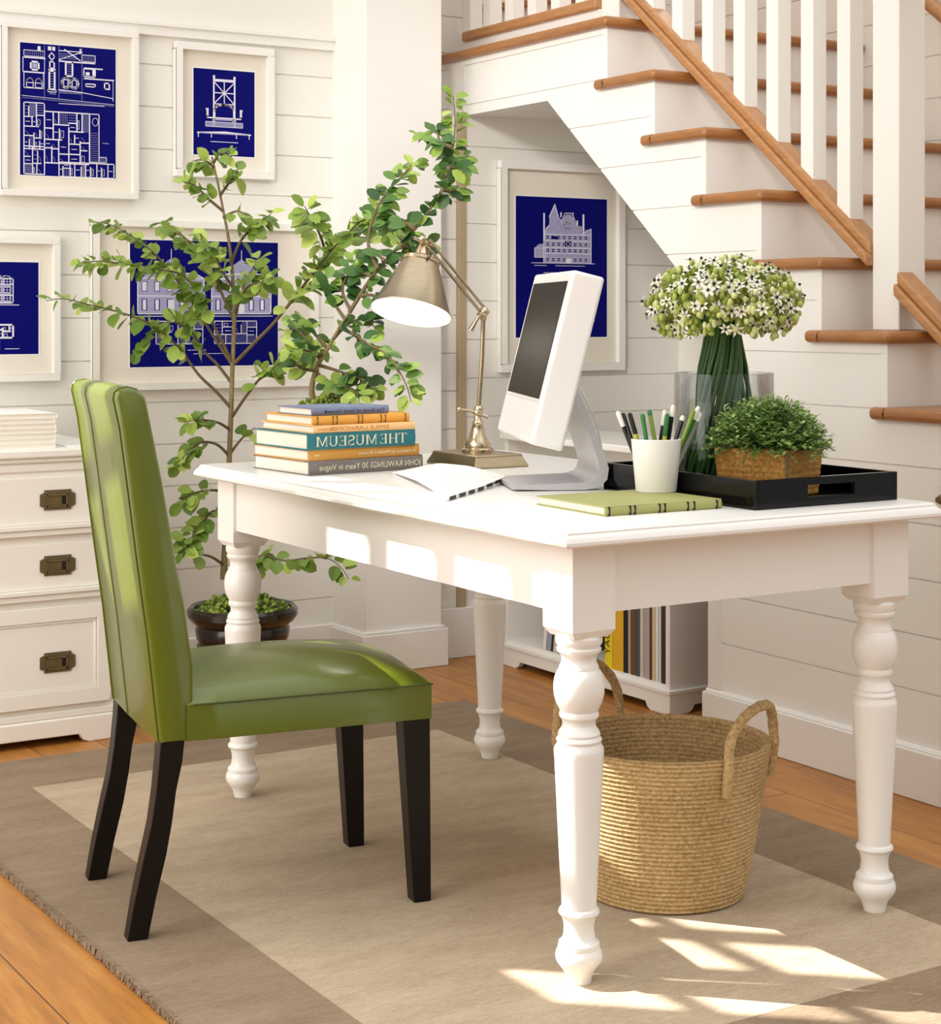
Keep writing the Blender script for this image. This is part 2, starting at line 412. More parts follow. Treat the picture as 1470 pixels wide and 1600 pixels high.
struct(mb.build('baseboard_stair', WHITE, bevel=.003))
mb = MB(); mb.box(XS - .009, XS + .06, 3.586, 3.634, .122, 1.085); struct(mb.build('trim_5', WHITE, bevel=.002), 'corner board at the end of the stair wall')
st = thing('staircase', 'white staircase with oak treads rising to a landing', 'staircase', (3.0, 1.9, 0))
for n in range(1, 12):
    y = nose(n); z = RISE * n
    if n < 11:
        mb = MB(); mb.box(2.972, XR - .002, y, y + RUN + .03, z - .03, z)
        mb.box(2.972, XS + .001, y + RUN, y + .285, z - .03, z)
        mb.build('tread', TREAD, st, bevel=.013, seg=4)
    else:
        mb = MB(); mb.box(2.972, XR - .002, y, 5.048, z - .03, z); mb.build('landing', TREAD, st, bevel=.013, seg=4)
    mb = MB(); mb.box(XS + .0006, XR - .002, y + .024, y + .045, z - RISE, z - .03); mb.build('riser', WHITE, st)
# balustrade ----------------------------------------------------------
bl = thing('stair_railing', 'white balusters and newel posts on an oak rail up the stairs', 'railing', (3.1, 3.0, 1.062))
BS = .046; X0, X1 = 3.1, 3.146
def rz_(y): return 1.216 + .803 * (y - 3.148)
def post(y0, s, z0, z1, name='newel_post'):
    mb = MB(); mb.box(X0, X0 + s, y0, y0 + s, z0, z1); return mb.build(name, WHITE, bl, bevel=.003)
post(3.06, .088, 1.062, 2.45); post(4.175, .088, LAND, 3.0); post(5.0, .05, LAND, 3.0); post(1.95, .088, .177, 1.25)
def slope_bar(y0, y1, x0, x1, dz0, dz1, m, name):
    mb = MB(); mb.prism([(y0, rz_(y0) + dz0), (y1, rz_(y1) + dz0), (y1, rz_(y1) + dz1), (y0, rz_(y0) + dz1)], x0, x1, 'x')
    return mb.build(name, m, bl, bevel=.006)
for a, b in ((3.148, 4.175), (2.0, 3.06)):
    slope_bar(a, b, 3.078, 3.16, 0, .03, RAILW, 'bottom_rail')
    slope_bar(a, b, 3.09, 3.148, .028, .058, RAILW, 'bottom_rail')
    slope_bar(a, b, 3.085, 3.155, .86, .92, RAILW, 'handrail')
mb = MB(); mb.box(3.078, 3.16, 4.263, 5.02, 2.002, 2.035); mb.build('bottom_rail', RAILW, bl, bevel=.008, seg=3)
mb = MB(); mb.box(3.095, 3.15, 4.263, 5.02, LAND, 2.003); mb.build('rail_base', WHITE, bl)
mb = MB(); mb.box(3.085, 3.155, 4.263, 5.02, 2.86, 2.92); mb.build('handrail', RAILW, bl, bevel=.008)
ys = [3.2249 + .1315 * k for k in range(7)] + [2.09 + .1315 * k for k in range(8)]
ys = [y for y in ys if y < 4.14 and not (2.98 < y < 3.15)]
for y in ys:
    mb = MB(); zb = rz_(y) + .05
    mb.prism([(y, zb), (y + BS, zb + .031), (y + BS, rz_(y) + .9), (y, rz_(y) + .88)], X0, X1, 'x'); mb.build('baluster', WHITE, bl, bevel=.002)
for k in range(5):
    y = 4.35 + .131 * k
    mb = MB(); mb.box(X0, X1, y, y + BS, 2.034, 2.87); mb.build('baluster', WHITE, bl, bevel=.002)
wr = thing('wall_handrail', 'oak handrail fixed on the wall beyond the stairs', 'handrail', (3.93, 3.3, 1.6))
mb = MB(); hz_ = lambda y: 2.0 + .803 * (y - 3.73)
mb.tube([(3.93, 2.4, hz_(2.4)), (3.93, 3.73, hz_(3.73)), (3.93, 4.2, hz_(4.2))], .022, 12); mb.build('rail', RAILW, wr)
for y in (2.6, 3.3, 4.0):
    mb = MB(); mb.tube([(3.93, y, hz_(y) - .02), (3.95, y, hz_(y) - .05), (3.985, y, hz_(y) - .05)], .007, 8); mb.build('bracket', BRASS, wr)
mb = MB(); a = at_y(745, 14, 5.03); b = at_y(930, -8, 5.03)
mb.prism([(a.x, a.z - .012), (b.x, b.z - .012), (b.x, b.z + .012), (a.x, a.z + .012)], 5.018, 5.055, 'y')
tag(mb.build('wall_rail', TREAD, bevel=.004), 'oak rail on the wall behind the landing balusters', 'rail')
p = at_x(1471, 781, XS - .003)
mb = MB(); M = Matrix.Translation(p) @ Matrix.Rotation(R(-90), 4, 'Y')
mb.lathe([(.0, 0), (.011, 0), (.011, .003), (.005, .004), (.005, .007), (.008, .009), (.007, .013), (0, .014)], 20, M=M)
tag(mb.build('door_knob', DARKB), 'small dark knob on the white stair wall', 'knob')

# window wall behind the viewer's left (out of the picture, lets the sun in)
mb = MB(); WX = -.8
cols = [4.405 + .25 * k for k in range(0, 5)]            # mullion lines
z0w, z1w, y0w, y1w = 3.09, 4.12, cols[0], cols[-1] + .25
mb.box(WX - .1, WX, -1.6, y0w, 0, 9); mb.box(WX - .1, WX, y1w, 9.5, 0, 9)
mb.box(WX - .1, WX, y0w, y1w, 0, z0w); mb.box(WX - .1, WX, y0w, y1w, z1w, 9)
struct(mb.build('wall_left', WALLW, smooth=0))
mb = MB()
for k in range(6):
    y = cols[0] + .25 * k; mb.box(WX - .02, WX, y - .035, y + .035, z0w, z1w)
for z in (3.09, 3.345, 3.6, 3.86, 4.12): mb.box(WX - .02, WX, y0w, y1w, z - .018, z + .018)
struct(mb.build('window_1', WHITE))

# rug -------------------------------------------------------------
rug = thing('area_rug', 'tan wool rug with a darker border under the desk and chair', 'rug', (1.85, 2.9, 0))
mb = MB(); X_ = [1.065, 1.30, 2.385, 2.63]; Y_ = [1.45, 2.115, 4.01, 4.275]
def grid_box(mb, x0, x1, y0, y1, z0, z1, n):
    mb.box(x0, x1, y0, y1, z0, z1)
for i in range(3):
    for j in range(3):
        if (i, j) == (1, 1): continue
        mb.box(X_[i], X_[i + 1], Y_[j], Y_[j + 1], 0.0005, .0105)
mb.build('border', RUGD, rug, smooth=0)
mb = MB(); mb.box(X_[1], X_[2], Y_[1], Y_[2], .0005, .0108); mb.build('field', RUGL, rug, smooth=0)
mb = MB(); r2 = random.Random(3)
for k in range(1500):
    t = r2.random(); y = Y_[0] + t * (Y_[3] - Y_[0]); x = X_[0]
    mb.tube([(x + .006, y, .009), (x - .002 - r2.random() * .004, y + r2.uniform(-.004, .004), .011), (x - .004 - .004 * r2.random(), y + r2.uniform(-.005, .005), .001)], [.0025, .0025, .0015], 4)
o = mb.build('edge_tufts', RUGD, rug); o['kind'] = 'stuff'
exec_later = []

# ------------------------------------------------------------------ desk
GZ = .0108
desk = thing('desk', 'white wooden desk with turned legs and a moulded top', 'desk', (2.015, 3.03, 0))
LX, LY = (1.683, 2.345), (2.376, 3.69)
mb = MB()
def rr(d): return (1.598 + d, 2.432 - d, 2.290 + d, 3.772 - d)
prof = [(.012, .732), (.004, .7325), (.0, .736), (.0, .741), (.003, .747), (.008, .752), (.0095, .753), (.0095, .7555), (.012, .7585), (.016, .76)]
rings = []
for d, z in prof:
    a, b, c, e = rr(d); rings.append([(a, c, z), (b, c, z), (b, e, z), (a, e, z)])
vs = [v for r_ in rings for v in r_]; fs = [(3, 2, 1, 0)]
for j in range(len(rings) - 1):
    for i in range(4): fs.append((j * 4 + i, j * 4 + (i + 1) % 4, j * 4 + 4 + (i + 1) % 4, j * 4 + 4 + i))
k = len(rings) * 4; fs.append((k - 4, k - 3, k - 2, k - 1)); mb.add(vs, fs)
mb.build('tabletop', DESKW, desk, smooth=25)
legp = [(.0195, 0), (.0205, .004), (.022, .012), (.0255, .02), (.0315, .028), (.037, .036), (.039, .044), (.0375, .052), (.034, .058), (.0345, .061), (.0335, .067), (.029, .071), (.0262, .076), (.0247, .09), (.0255, .10), (.0285, .11), (.032, .113), (.034, .117), (.0325, .122), (.029, .125), (.0288, .13), (.0405, .375), (.041, .385), (.0403, .391), (.0365, .397), (.036, .399), (.0378, .404), (.036, .408), (.034, .41), (.035, .414), (.033, .419), (.028, .426), (.0272, .432), (.029, .438), (.0322, .442), (.0328, .447), (.031, .452), (.033, .456), (.038, .466), (.0415, .48), (.042, .495), (.040, .508), (.036, .518), (.0325, .522), (.0325, .526), (.029, .532), (.0285, .54), (.031, .546), (.036, .551), (.037, .556), (.034, .5585), (.0355, .561), (.0385, .566), (.0385, .574), (.036, .578), (.036, .582)]
for x in LX:
    for y in LY:
        mb = MB()
        mb.lathe([(r, z + GZ * (1 - z / .6)) for r, z in legp], 40, (x, y, 0))
        h = .0425
        # square block with chamfered bottom corners
        c = .012
        ring0 = [(-h + c, -h), (h - c, -h), (h, -h + c), (h, h - c), (h - c, h), (-h + c, h), (-h, h - c), (-h, -h + c)]
        mb.box(x - h, x + h, y - h, y + h, .59, .7325)
        lo = .034
        for (sx, sy) in ((1, 1), (1, -1), (-1, 1), (-1, -1)): pass
        vs = [(x - lo, y - lo, .578), (x + lo, y - lo, .578), (x + lo, y + lo, .578), (x - lo, y + lo, .578), (x - h, y - h, .59), (x + h, y - h, .59), (x + h, y + h, .59), (x - h, y + h, .59)]
        mb.add(vs, [(3, 2, 1, 0), (0, 1, 5, 4), (1, 2, 6, 5), (2, 3, 7, 6), (3, 0, 4, 7)])
        mb.build('leg', DESKW, desk, smooth=32)
ap = .035
for args in ((LX[0] + .0425, LX[1] - .0425, LY[0] - ap, LY[0] - ap + .022), (LX[0] + .0425, LX[1] - .0425, LY[1] + ap - .022, LY[1] + ap)):
    mb = MB(); mb.box(*args, .617, .7325); mb.build('apron', DESKW, desk)
for args in ((LX[0] - ap, LX[0] - ap + .022, LY[0] + .0425, LY[1] - .0425), (LX[1] + ap - .022, LX[1] + ap, LY[0] + .0425, LY[1] - .0425)):
    mb = MB(); mb.box(*args, .617, .7325); mb.build('apron', DESKW, desk)

# ------------------------------------------------------------------ chair (local: x forward, y to its left, z up)
ch = thing('side_chair', 'green leather high-backed side chair with dark wooden legs', 'chair', (1.15, 2.925, GZ), math.atan2(-.155, .988))
def chair_pt(prof, y): return [(p[0], y, p[1] - GZ) for p in prof]
W_ = .41
rear = [(-.055, .955), (-.044, .905), (-.030, .80), (-.0135, .67), (.005, .535), (.025, .351)]
front = [(.002, .955), (.010, .915), (.031, .812), (.050, .70), (.071, .586), (.086, .48), (.086, .351)]
top = [(-.053, .966), (-.045, .973), (-.030, .976), (-.012, .971)]
outline = list(reversed(rear)) + top + front         # closed side outline
def loft(outl, ys, insets, mi=0):
    mb = MB(); n = len(outl); cx = sum(p[0] for p in outl) / n; cz = sum(p[1] for p in outl) / n
    vs = []
    # inset along approximate normals
    for y, ins in zip(ys, insets):
        for i, p in enumerate(outl):
            a, b = outl[i - 1], outl[(i + 1) % n]
            t = Vector((b[0] - a[0], b[1] - a[1])).normalized(); nn = Vector((-t.y, t.x))
            if nn.dot(Vector((cx - p[0], cz - p[1]))) < 0 and False: nn = -nn
            vs.append((p[0] - nn.x * ins * sgn, y, p[1] - nn.y * ins * sgn))
    fs = [tuple(range(n)), tuple(range(len(ys) * n - 1, (len(ys) - 1) * n - 1, -1))]
    for j in range(len(ys) - 1):
        for i in range(n): fs.append((j * n + i, (j + 1) * n + i, (j + 1) * n + (i + 1) % n, j * n + (i + 1) % n))
    mb.add(vs, fs, mi); return mb
# orientation sign of outline
A2 = sum(outline[i][0] * outline[(i + 1) % len(outline)][1] - outline[(i + 1) % len(outline)][0] * outline[i][1] for i in range(len(outline)))
sgn = -1 if A2 > 0 else 1
o2 = [(x, z - GZ) for x, z in outline]
mbk = loft(o2, [0, .004, .012, .13, .27, W_ - .012, W_ - .004, W_], [.009, .003, 0, -.002, -.002, 0, .003, .009])
back = mbk.build('backrest', LEATHER, ch, smooth=50, local=True)
# welt seams on the back: two edges and the centre stitch line
for y in (.011, W_ - .011, W_ * .62):
    mb = MB(); pts = [(x - .0008 - (.0012 if y == W_ * .62 else 0), y, z - GZ) for x, z in list(reversed(rear)) + top]
    mb.tube(pts, .0016, 6); mb.build('seam', SEAM if y == W_ * .62 else LEATHER, back, local=True)
# seat: crowned cushion
mb = MB(); nx, ny = 24, 20; x0, x1, y0, y1 = .072, .534, -.002, .418; zb, zt = .352 - GZ, .428 - GZ
def seat_z(u, v):
    e = min(1, min(u * 6 + .45, (1 - u) * 7, v * 7, (1 - v) * 7)); e = max(0, e)
    return zt - .012 + .016 * math.sqrt(max(0, 1 - (1 - e) ** 2)) + .034 * (math.sin(PI * min(1, u * .8 + .12)) * math.sin(PI * v)) ** .8
vs = [(x0 + (x1 - x0) * i / nx, y0 + (y1 - y0) * j / ny, seat_z(i / nx, j / ny)) for j in range(ny + 1) for i in range(nx + 1)]
fs = [(j * (nx + 1) + i, j * (nx + 1) + i + 1, (j + 1) * (nx + 1) + i + 1, (j + 1) * (nx + 1) + i) for j in range(ny) for i in range(nx)]
edge = [i for i in range(nx + 1)] + [(j) * (nx + 1) + nx for j in range(1, ny + 1)] + [ny * (nx + 1) + i for i in range(nx - 1, -1, -1)] + [j * (nx + 1) for j in range(ny - 1, 0, -1)]
b0 = len(vs); vs += [(vs[i][0], vs[i][1], zb) for i in edge]
L = len(edge)
fs += [(edge[k], edge[(k + 1) % L], b0 + (k + 1) % L, b0 + k) for k in range(L)]; fs.append(tuple(b0 + k for k in range(L - 1, -1, -1)))
mb.add(vs, fs); seat = mb.build('seat', LEATHER, ch, smooth=50, local=True)
mb = MB(); e = .0012
mb.tube([(x0 + .012, y0 - e, zt - .012), (x1 + e, y0 - e, zt - .012), (x1 + e, y1 + e, zt - .012), (x0 + .012, y1 + e, zt - .012)], .0018, 6)
mb.build('seam', SEAM, seat, local=True)
def chleg(prof, y, w=.042, mi=0):
    mb = MB(); n = len(prof)
    vs = []
    for (a, b, z, dw) in prof:
        zz = z - GZ
        vs += [(a, y + dw, zz), (b, y + dw, zz), (b, y + w - dw, zz), (a, y + w - dw, zz)]
    fs = [(3, 2, 1, 0), tuple((n - 1) * 4 + i for i in range(4))]
    for j in range(n - 1):
        for i in range(4): fs.append((j * 4 + i, j * 4 + (i + 1) % 4, j * 4 + 4 + (i + 1) % 4, j * 4 + 4 + i))
    mb.add(vs, fs); return mb.build('leg', EBONY, ch, local=True, bevel=.002, smooth=30)
rp = [(-.030, .006, GZ, .004), (-.018, .020, .08, .003), (-.002, .038, .154, .002), (.011, .048, .21, .001), (.019, .055, .265, 0), (.024, .066, .315, 0), (.027, .071, .36, 0)]
for y in (.004, W_ - .046): chleg(rp, y)
fp = [(.502, .536, GZ, .004), (.478, .532, .354, 0)]
for y in (.0, .372): chleg(fp, y, .044)

# ------------------------------------------------------------------ drawer cabinet
cab = thing('drawer_cabinet', 'cream chest of drawers with brass recessed pulls against the wall', 'cabinet', (1.2, 4.7, 0))
cx0, cx1, cy0, cy1 = .78, 1.666, 4.42, 4.975
mb = MB(); mb.box(cx0, cx1, cy0, cy1, .085, .70); mb.build('carcass', CABW, cab, bevel=.002)
mb = MB(); mb.box(cx0 - .012, cx1 + .012, cy0 - .018, cy1 + .012, .735, .757); mb.box(cx0 - .006, cx1 + .006, cy0 - .01, cy1, .722, .736)
mb.box(cx0, cx1, cy0 - .004, cy1, .698, .723); mb.build('top', CABW, cab, bevel=.005, seg=3)
mb = MB()
pl = [(cx0 - .012, .0), (cx0 + .10, .0), (cx0 + .115, .006), (cx0 + .125, .022), (cx1 - .125 + .012, .022), (cx1 - .115 + .012, .006), (cx1 - .10 + .012, 0), (cx1 + .012, 0), (cx1 + .012, .066), (cx0 - .012, .066)]
mb.prism(pl, cy0 - .014, cy0 + .012, 'y'); mb.box(cx1 - .014, cx1 + .012, cy0 + .012, cy1, 0, .066); mb.box(cx0 - .012, cx0 + .014, cy0 + .012, cy1, 0, .066)
mb.box(cx0 - .012, cx1 + .012, cy0 - .012, cy1, .058, .068); mb.box(cx0 - .006, cx1 + .006, cy0 - .008, cy1, .068, .086)
mb.build('base', CABW, cab, bevel=.003)
def drawer(z0, z1, lip, panel):
    mb = MB(); a, b = cx0 + .03, cx1 - .03
    mb.box(a, b, cy0 - .006, cy0 + .01, z0, z1)
    if lip: mb.box(a - .006, b + .006, cy0 - .02, cy0, z0 - .012, z0); mb.box(a - .004, b + .004, cy0 - .014, cy0, z0 - .028, z0 - .012)
    if panel:
        w = .035
        for q in ((a, b, z1 - w, z1), (a, b, z0, z0 + w), (a, a + w, z0 + w, z1 - w), (b - w, b, z0 + w, z1 - w)): mb.box(q[0], q[1], cy0 - .013, cy0 - .005, q[2], q[3])
        w2 = w + .008
        for q in ((a + w, b - w, z1 - w2, z1 - w), (a + w, b - w, z0 + w, z0 + w2), (a + w, a + w2, z0 + w2, z1 - w2), (b - w2, b - w, z0 + w2, z1 - w2)): mb.box(q[0], q[1], cy0 - .009, cy0 - .005, q[2], q[3])
    d = mb.build('drawer', CABW, cab, bevel=.002)
    zc = (z0 + z1) / 2 + (.002 if not panel else -.015)
    for xc in (1.497, .95):
        mb = MB(); hw, hh, n_ = .0465, .0255, .011
        P = [(-hw + n_, -hh), (hw - n_, -hh), (hw - n_, -hh + .006), (hw, -hh + n_), (hw, hh - n_), (hw - n_, hh - .006), (hw - n_, hh), (-hw + n_, hh), (-hw + n_, hh - .006), (-hw, hh - n_), (-hw, -hh + n_), (-hw + n_, -hh + .006)]
        mb.prism([(xc + x, zc + z) for x, z in P], cy0 - (.0155 if panel and False else .0095), cy0 - .004, 'y')
        for q in ((-.031, .026, -.018, -.013), (-.031, .026, .010, .0135), (-.031, -.027, -.018, .0135), (.021, .026, -.018, .0135)):
            mb.box(xc + q[0], xc + q[1], cy0 - .0135, cy0 - .009, zc + q[2], zc + q[3], 1)
        mb.box(xc - .027, xc + .010, cy0 - .0115, cy0 - .009, zc - .012, zc + .009, 1)
        mb.box(xc + .010, xc + .021, cy0 - .0098, cy0 - .009, zc - .012, zc + .009, 2)
        for sx in (-.03, .025): mb.sphere((xc + sx, cy0 - .011, zc + .019), .003, 8, 6, 1)
        mb.build('handle', [DARKB, BRASS, BLACKM], d, bevel=.0008)
drawer(.565, .685, True, False); drawer(.40, .515, True, False); drawer(.10, .355, False, True)
kinds = ['bottom', 'second from the bottom', 'third from the bottom', 'fourth from the bottom', 'third from the top', 'second from the top', 'topmost']
z = .757
for i, kd in enumerate(kinds):
    t = .0128
    m_ = thing('magazine', 'white magazine, %s of the stack on the cream cabinet' % kd, 'magazine', (1.30, 4.58, z), R(rnd.uniform(-.6, .6)), 'white magazines stacked on the cabinet')
    dx = rnd.uniform(-.004, .004)
    mb = MB(); mb.box(-.22 + dx, .207 + dx, -.13, .14, 0, .0016); mb.box(-.22 + dx, .207 + dx, -.13, .14, t - .0016, t - .0003); mb.box(.2055 + dx, .207 + dx, -.13, .14, 0, t - .0003)
    mb.build('cover', PAPER, m_, local=True)
    mb = MB(); mb.box(-.218 + dx, .2055 + dx, -.128, .138, .0016, t - .0016); mb.build('pages', PAGES, m_, local=True)
    z += t
tag(MB().box(1.535, 1.64, 4.44, 4.66, .757, .760).build('paper_sheet', PAPER), 'small pile of white paper beside the magazine stack', 'paper')

# ------------------------------------------------------------------ framed prints
class Draw:
    """white line drawing, in units of the print: u right 0..1, v up 0..1"""
    def __init__(s, x0, x1, z0, z1, y): s.x0, s.x1, s.z0, s.z1, s.y = x0, x1, z0, z1, y; s.mb = MB(); s.w = .0016; s.y0 = y
    def P(s, u, v):
        s.y -= 1.5e-7; return (s.x0 + (s.x1 - s.x0) * u, s.y, s.z0 + (s.z1 - s.z0) * v)
    def line(s, pts, w=None, mi=0, close=False):
        w = (w or s.w) / 2; pts = [Vector(s.P(*p)) for p in pts]
        if close: pts.append(pts[0])
        for a, b in zip(pts[:-1], pts[1:]):
            d = (b - a)
            if d.length < 1e-6: continue
            d.normalize(); n = Vector((-d.z, 0, d.x)) * w; a2, b2 = a - d * w, b + d * w
            s.mb.add([a2 - n, b2 - n, b2 + n, a2 + n], [(0, 1, 2, 3)], mi)
    def rect(s, u0, v0, u1, v1, w=None, mi=0): s.line([(u0, v0), (u1, v0), (u1, v1), (u0, v1)], w, mi, True)
    def fill(s, u0, v0, u1, v1, mi=0): s.poly([(u0, v0), (u1, v0), (u1, v1), (u0, v1)], mi)
    def poly(s, pts, mi=0): s.mb.add([s.P(*p) for p in pts], [tuple(range(len(pts)))], mi)
    def arc(s, u, v, ru, rv, a0=0, a1=360, w=None, mi=0, n=18): s.line([(u + ru * math.cos(R(a0 + (a1 - a0) * i / n)), v + rv * math.sin(R(a0 + (a1 - a0) * i / n))) for i in range(n + 1)], w, mi)
    def hatch(s, u0, v0, u1, v1, n, vert=False, mi=1, w=.0009):
        for i in range(1, n):
            t = i / n
            if vert: s.line([(u0 + (u1 - u0) * t, v0), (u0 + (u1 - u0) * t, v1)], w, mi)
            else: s.line([(u0, v0 + (v1 - v0) * t), (u1, v0 + (v1 - v0) * t)], w, mi)
    def win(s, u, v, du, dv, mi=0): s.fill(u, v, u + du, v + dv, 2); s.rect(u, v, u + du, v + dv, .0013, mi); s.line([(u + du / 2, v), (u + du / 2, v + dv)], .0009, mi); s.line([(u, v + dv / 2), (u + du, v + dv / 2)], .0009, mi)
    def caption(s, u0, u1, v, rows=1, seed=1):
        q = random.Random(seed)
        for r_ in range(rows):
            u = u0
            while u < u1:
                d = q.uniform(.008, .03); s.line([(u, v - r_ * .015), (min(u1, u + d), v - r_ * .015)], .0018); u += d + .008
def framed(label, X0, X1, Z0, Z1, yw, fw, P, fn, hidden=None):
    f = thing('framed_print', label, 'picture', ((X0 + X1) / 2, yw, (Z0 + Z1) / 2), 0, 'framed blueprint prints on the shiplap walls')
    d = .028
    mb = MB()
    for q in ((X0, X1, Z1 - fw, Z1), (X0, X1, Z0, Z0 + fw), (X0, X0 + fw, Z0 + fw, Z1 - fw), (X1 - fw, X1, Z0 + fw, Z1 - fw)): mb.box(q[0], q[1], yw - d, yw - .0005, q[2], q[3])
    mb.build('frame', FRAMEW, f, bevel=.0015)
    mb = MB(); mb.box(X0 + fw, X1 - fw, yw - .009, yw - .001, Z0 + fw, Z1 - fw); mb.build('mat_board', MATB, f)
    x0, x1, z0, z1 = P
    mb = MB(); e = .004
    for q in ((x0 - e, x1 + e, z1, z1 + e), (x0 - e, x1 + e, z0 - e, z0), (x0 - e, x0, z0, z1), (x1, x1 + e, z0, z1)): mb.box(q[0], q[1], yw - .0102, yw - .0088, q[2], q[3])
    mb.build('mat_bevel', PAPER, f)
    mb = MB(); mb.box(x0, x1, yw - .0098, yw - .008, z0, z1); pr = mb.build('print', BLUE, f)
    D = Draw(x0, x1, z0, z1, yw - .0102); fn(D); D.mb.build('drawing', [BLINE, BLINE2, BLUE], pr, smooth=0)
def plan(D, u0, v0, u1, v1, seed, n=26, w=.0022):
    q = random.Random(seed); D.rect(u0, v0, u1, v1, w)
    cells = [(u0, v0, u1, v1)]
    for _ in range(n):
        cells.sort(key=lambda c: -(c[2] - c[0]) * (c[3] - c[1])); c = cells.pop(0)
        if (c[2] - c[0]) > (c[3] - c[1]) * .8:
            t = c[0] + (c[2] - c[0]) * q.uniform(.35, .65); D.line([(t, c[1]), (t, c[3] - (c[3] - c[1]) * q.choice([0, 0, .3]))], w); cells += [(c[0], c[1], t, c[3]), (t, c[1], c[2], c[3])]
        else:
            t = c[1] + (c[3] - c[1]) * q.uniform(.35, .65); D.line([(c[0], t), (c[2] - (c[2] - c[0]) * q.choice([0, 0, .3]), t)], w); cells += [(c[0], c[1], c[2], t), (c[0], t, c[2], c[3])]
    for c in cells:
        k = q.random(); w_, h_ = c[2] - c[0], c[3] - c[1]
        if k < .3: D.hatch(c[0], c[1], c[2], c[3], q.randint(4, 8), q.random() < .5, 1)
        elif k < .5: D.arc(c[0] + .005, c[1] + .005, w_ * .4, h_ * .4, 0, 90, .001, 1, 8)
        elif k < .75: D.caption(c[0] + w_ * .25, c[0] + w_ * .7, c[1] + h_ * .5, 1, q.randint(0, 99))
        else: D.rect(c[0] + w_ * .15, c[1] + h_ * .15, c[0] + w_ * .45, c[1] + h_ * .6, .0011)
def art_house_plan(D):
    # elevation across the top
    D.line([(.02, .60), (.98, .572)], .0013); D.line([(.02, .585), (.98, .56)], .001, 1)
    D.rect(.04, .66, .24, .78, .002); D.rect(.03, .78, .25, .89, .002); D.rect(.04, .90, .25, .945, .0018); D.hatch(.04, .90, .25, .945, 10, True)
    D.fill(.04, .885, .26, .895); D.fill(.03, .775, .25, .785)
    for u in (.07, .16): D.arc(u + .03, .70, .034, .035, 0, 180, .003); D.rect(u - .004, .665, u + .064, .70, .002)
    D.rect(.11, .80, .19, .86, .005); D.fill(.125, .812, .175, .85, 1)
    D.fill(.18, .945, .21, .98); D.fill(.285, .955, .32, .985); D.fill(.33, .955, .36, .985)
    for u in (.25, .40, .64): D.line([(u, .585), (u, .99)], .001, 1)
    D.line([(.325, .94), (.355, .91), (.325, .88), (.295, .91)], .003, close=True)
    D.fill(.29, .80, .365, .815); D.rect(.30, .66, .355, .80, .005); D.rect(.305, .82, .35, .87, .004); D.hatch(.305, .66, .35, .80, 7)
    D.rect(.285, .64, .37, .66, .002); D.hatch(.30, .615, .37, .64, 3)
    D.fill(.40, .875, .78, .885); D.line([(.40, .89), (.64, .96), (.40, .96)], .0025); D.hatch(.41, .89, .58, .95, 5); D.line([(.46, .97), (.62, .895)], .003)
    D.rect(.64, .89, .78, .94, .002); D.hatch(.64, .89, .78, .94, 8, True); D.fill(.615, .945, .63, .985)
    D.rect(.47, .77, .54, .875, .005); D.hatch(.47, .77, .54, .875, 6)
    for u in (.43, .52): D.arc(u + .04, .715, .042, .038, 0, 360, .005); D.rect(u + .018, .69, u + .062, .74, .002)
    D.line([(.40, .66), (.64, .65)], .003); D.hatch(.41, .63, .63, .66, 4)
    D.fill(.66, .835, .86, .845); D.rect(.66, .775, .78, .835, .003); D.fill(.68, .785, .72, .81); D.fill(.75, .785, .78, .83); D.fill(.66, .755, .98, .765)
    D.rect(.68, .70, .78, .72, .003); D.rect(.88, .69, .93, .735, .004); D.line([(.64, .65), (.97, .62), (.97, .60)], .002); D.line([(.97, .755), (.97, .62)], .0012)
    D.caption(.40, .88, .556, 1, 3)
    # floor plan
    plan(D, .04, .20, .25, .55, 11, 12, .003); plan(D, .25, .10, .72, .49, 5, 22, .0035); plan(D, .04, .01, .25, .22, 8, 6, .003)
    plan(D, .40, .0, .98, .11, 21, 10, .003); D.rect(.72, .12, .82, .49, .0025); D.hatch(.73, .12, .81, .36, 14); D.arc(.78, .43, .03, .03, 0, 360, .002); D.rect(.82, .12, .90, .16, .002); D.hatch(.82, .12, .9, .16, 4)
    D.line([(.86, .27), (.92, .268)], .001)
def art_bridge(D):
    a, b = .33, .67
    D.line([(a, .35), (a, .92)], .005); D.line([(b, .35), (b, .92)], .005); D.fill(a, .86, b, .89); D.fill(a - .015, .89, a + .02, .93); D.fill(b - .02, .89, b + .015, .93)
    D.line([(a, .86), (b, .60)], .003); D.line([(b, .86), (a, .60)], .003); D.line([(a, .73), (b, .73)], .003); D.line([(.5, .86), (.5, .60)], .003); D.line([(a, .60), (b, .60)], .003)
    D.arc(.5, .52, .16, .075, 0, 180, .006); D.line([(.34, .52), (.34, .44)], .006); D.line([(.66, .52), (.66, .44)], .006)
    D.fill(.22, .43, .78, .445); D.rect(.22, .45, .235, .53, .004); D.rect(.765, .45, .78, .53, .004); D.fill(.20, .525, .245, .545); D.fill(.755, .525, .80, .545)
    D.fill(.36, .41, .64, .43, 1); D.arc(.34, .41, .025, .018, 0, 360, .004); D.arc(.66, .41, .025, .018, 0, 360, .004)
    for v in (.34, .355, .37, .385): D.line([(.2, v), (.8, v)], .003, 1)
    D.rect(.2, .335, .8, .39, .0015)
    D.poly([(.06, .265), (.3, .275), (.5, .285), (.7, .275), (.94, .265), (.94, .25), (.06, .25)], 0); D.fill(.1, .25, .9, .262, 1)
    for u in (.08, .29, .70, .91): D.line([(u, .25), (u, .21)], .0025)
    D.caption(.28, .72, .16, 1, 4)
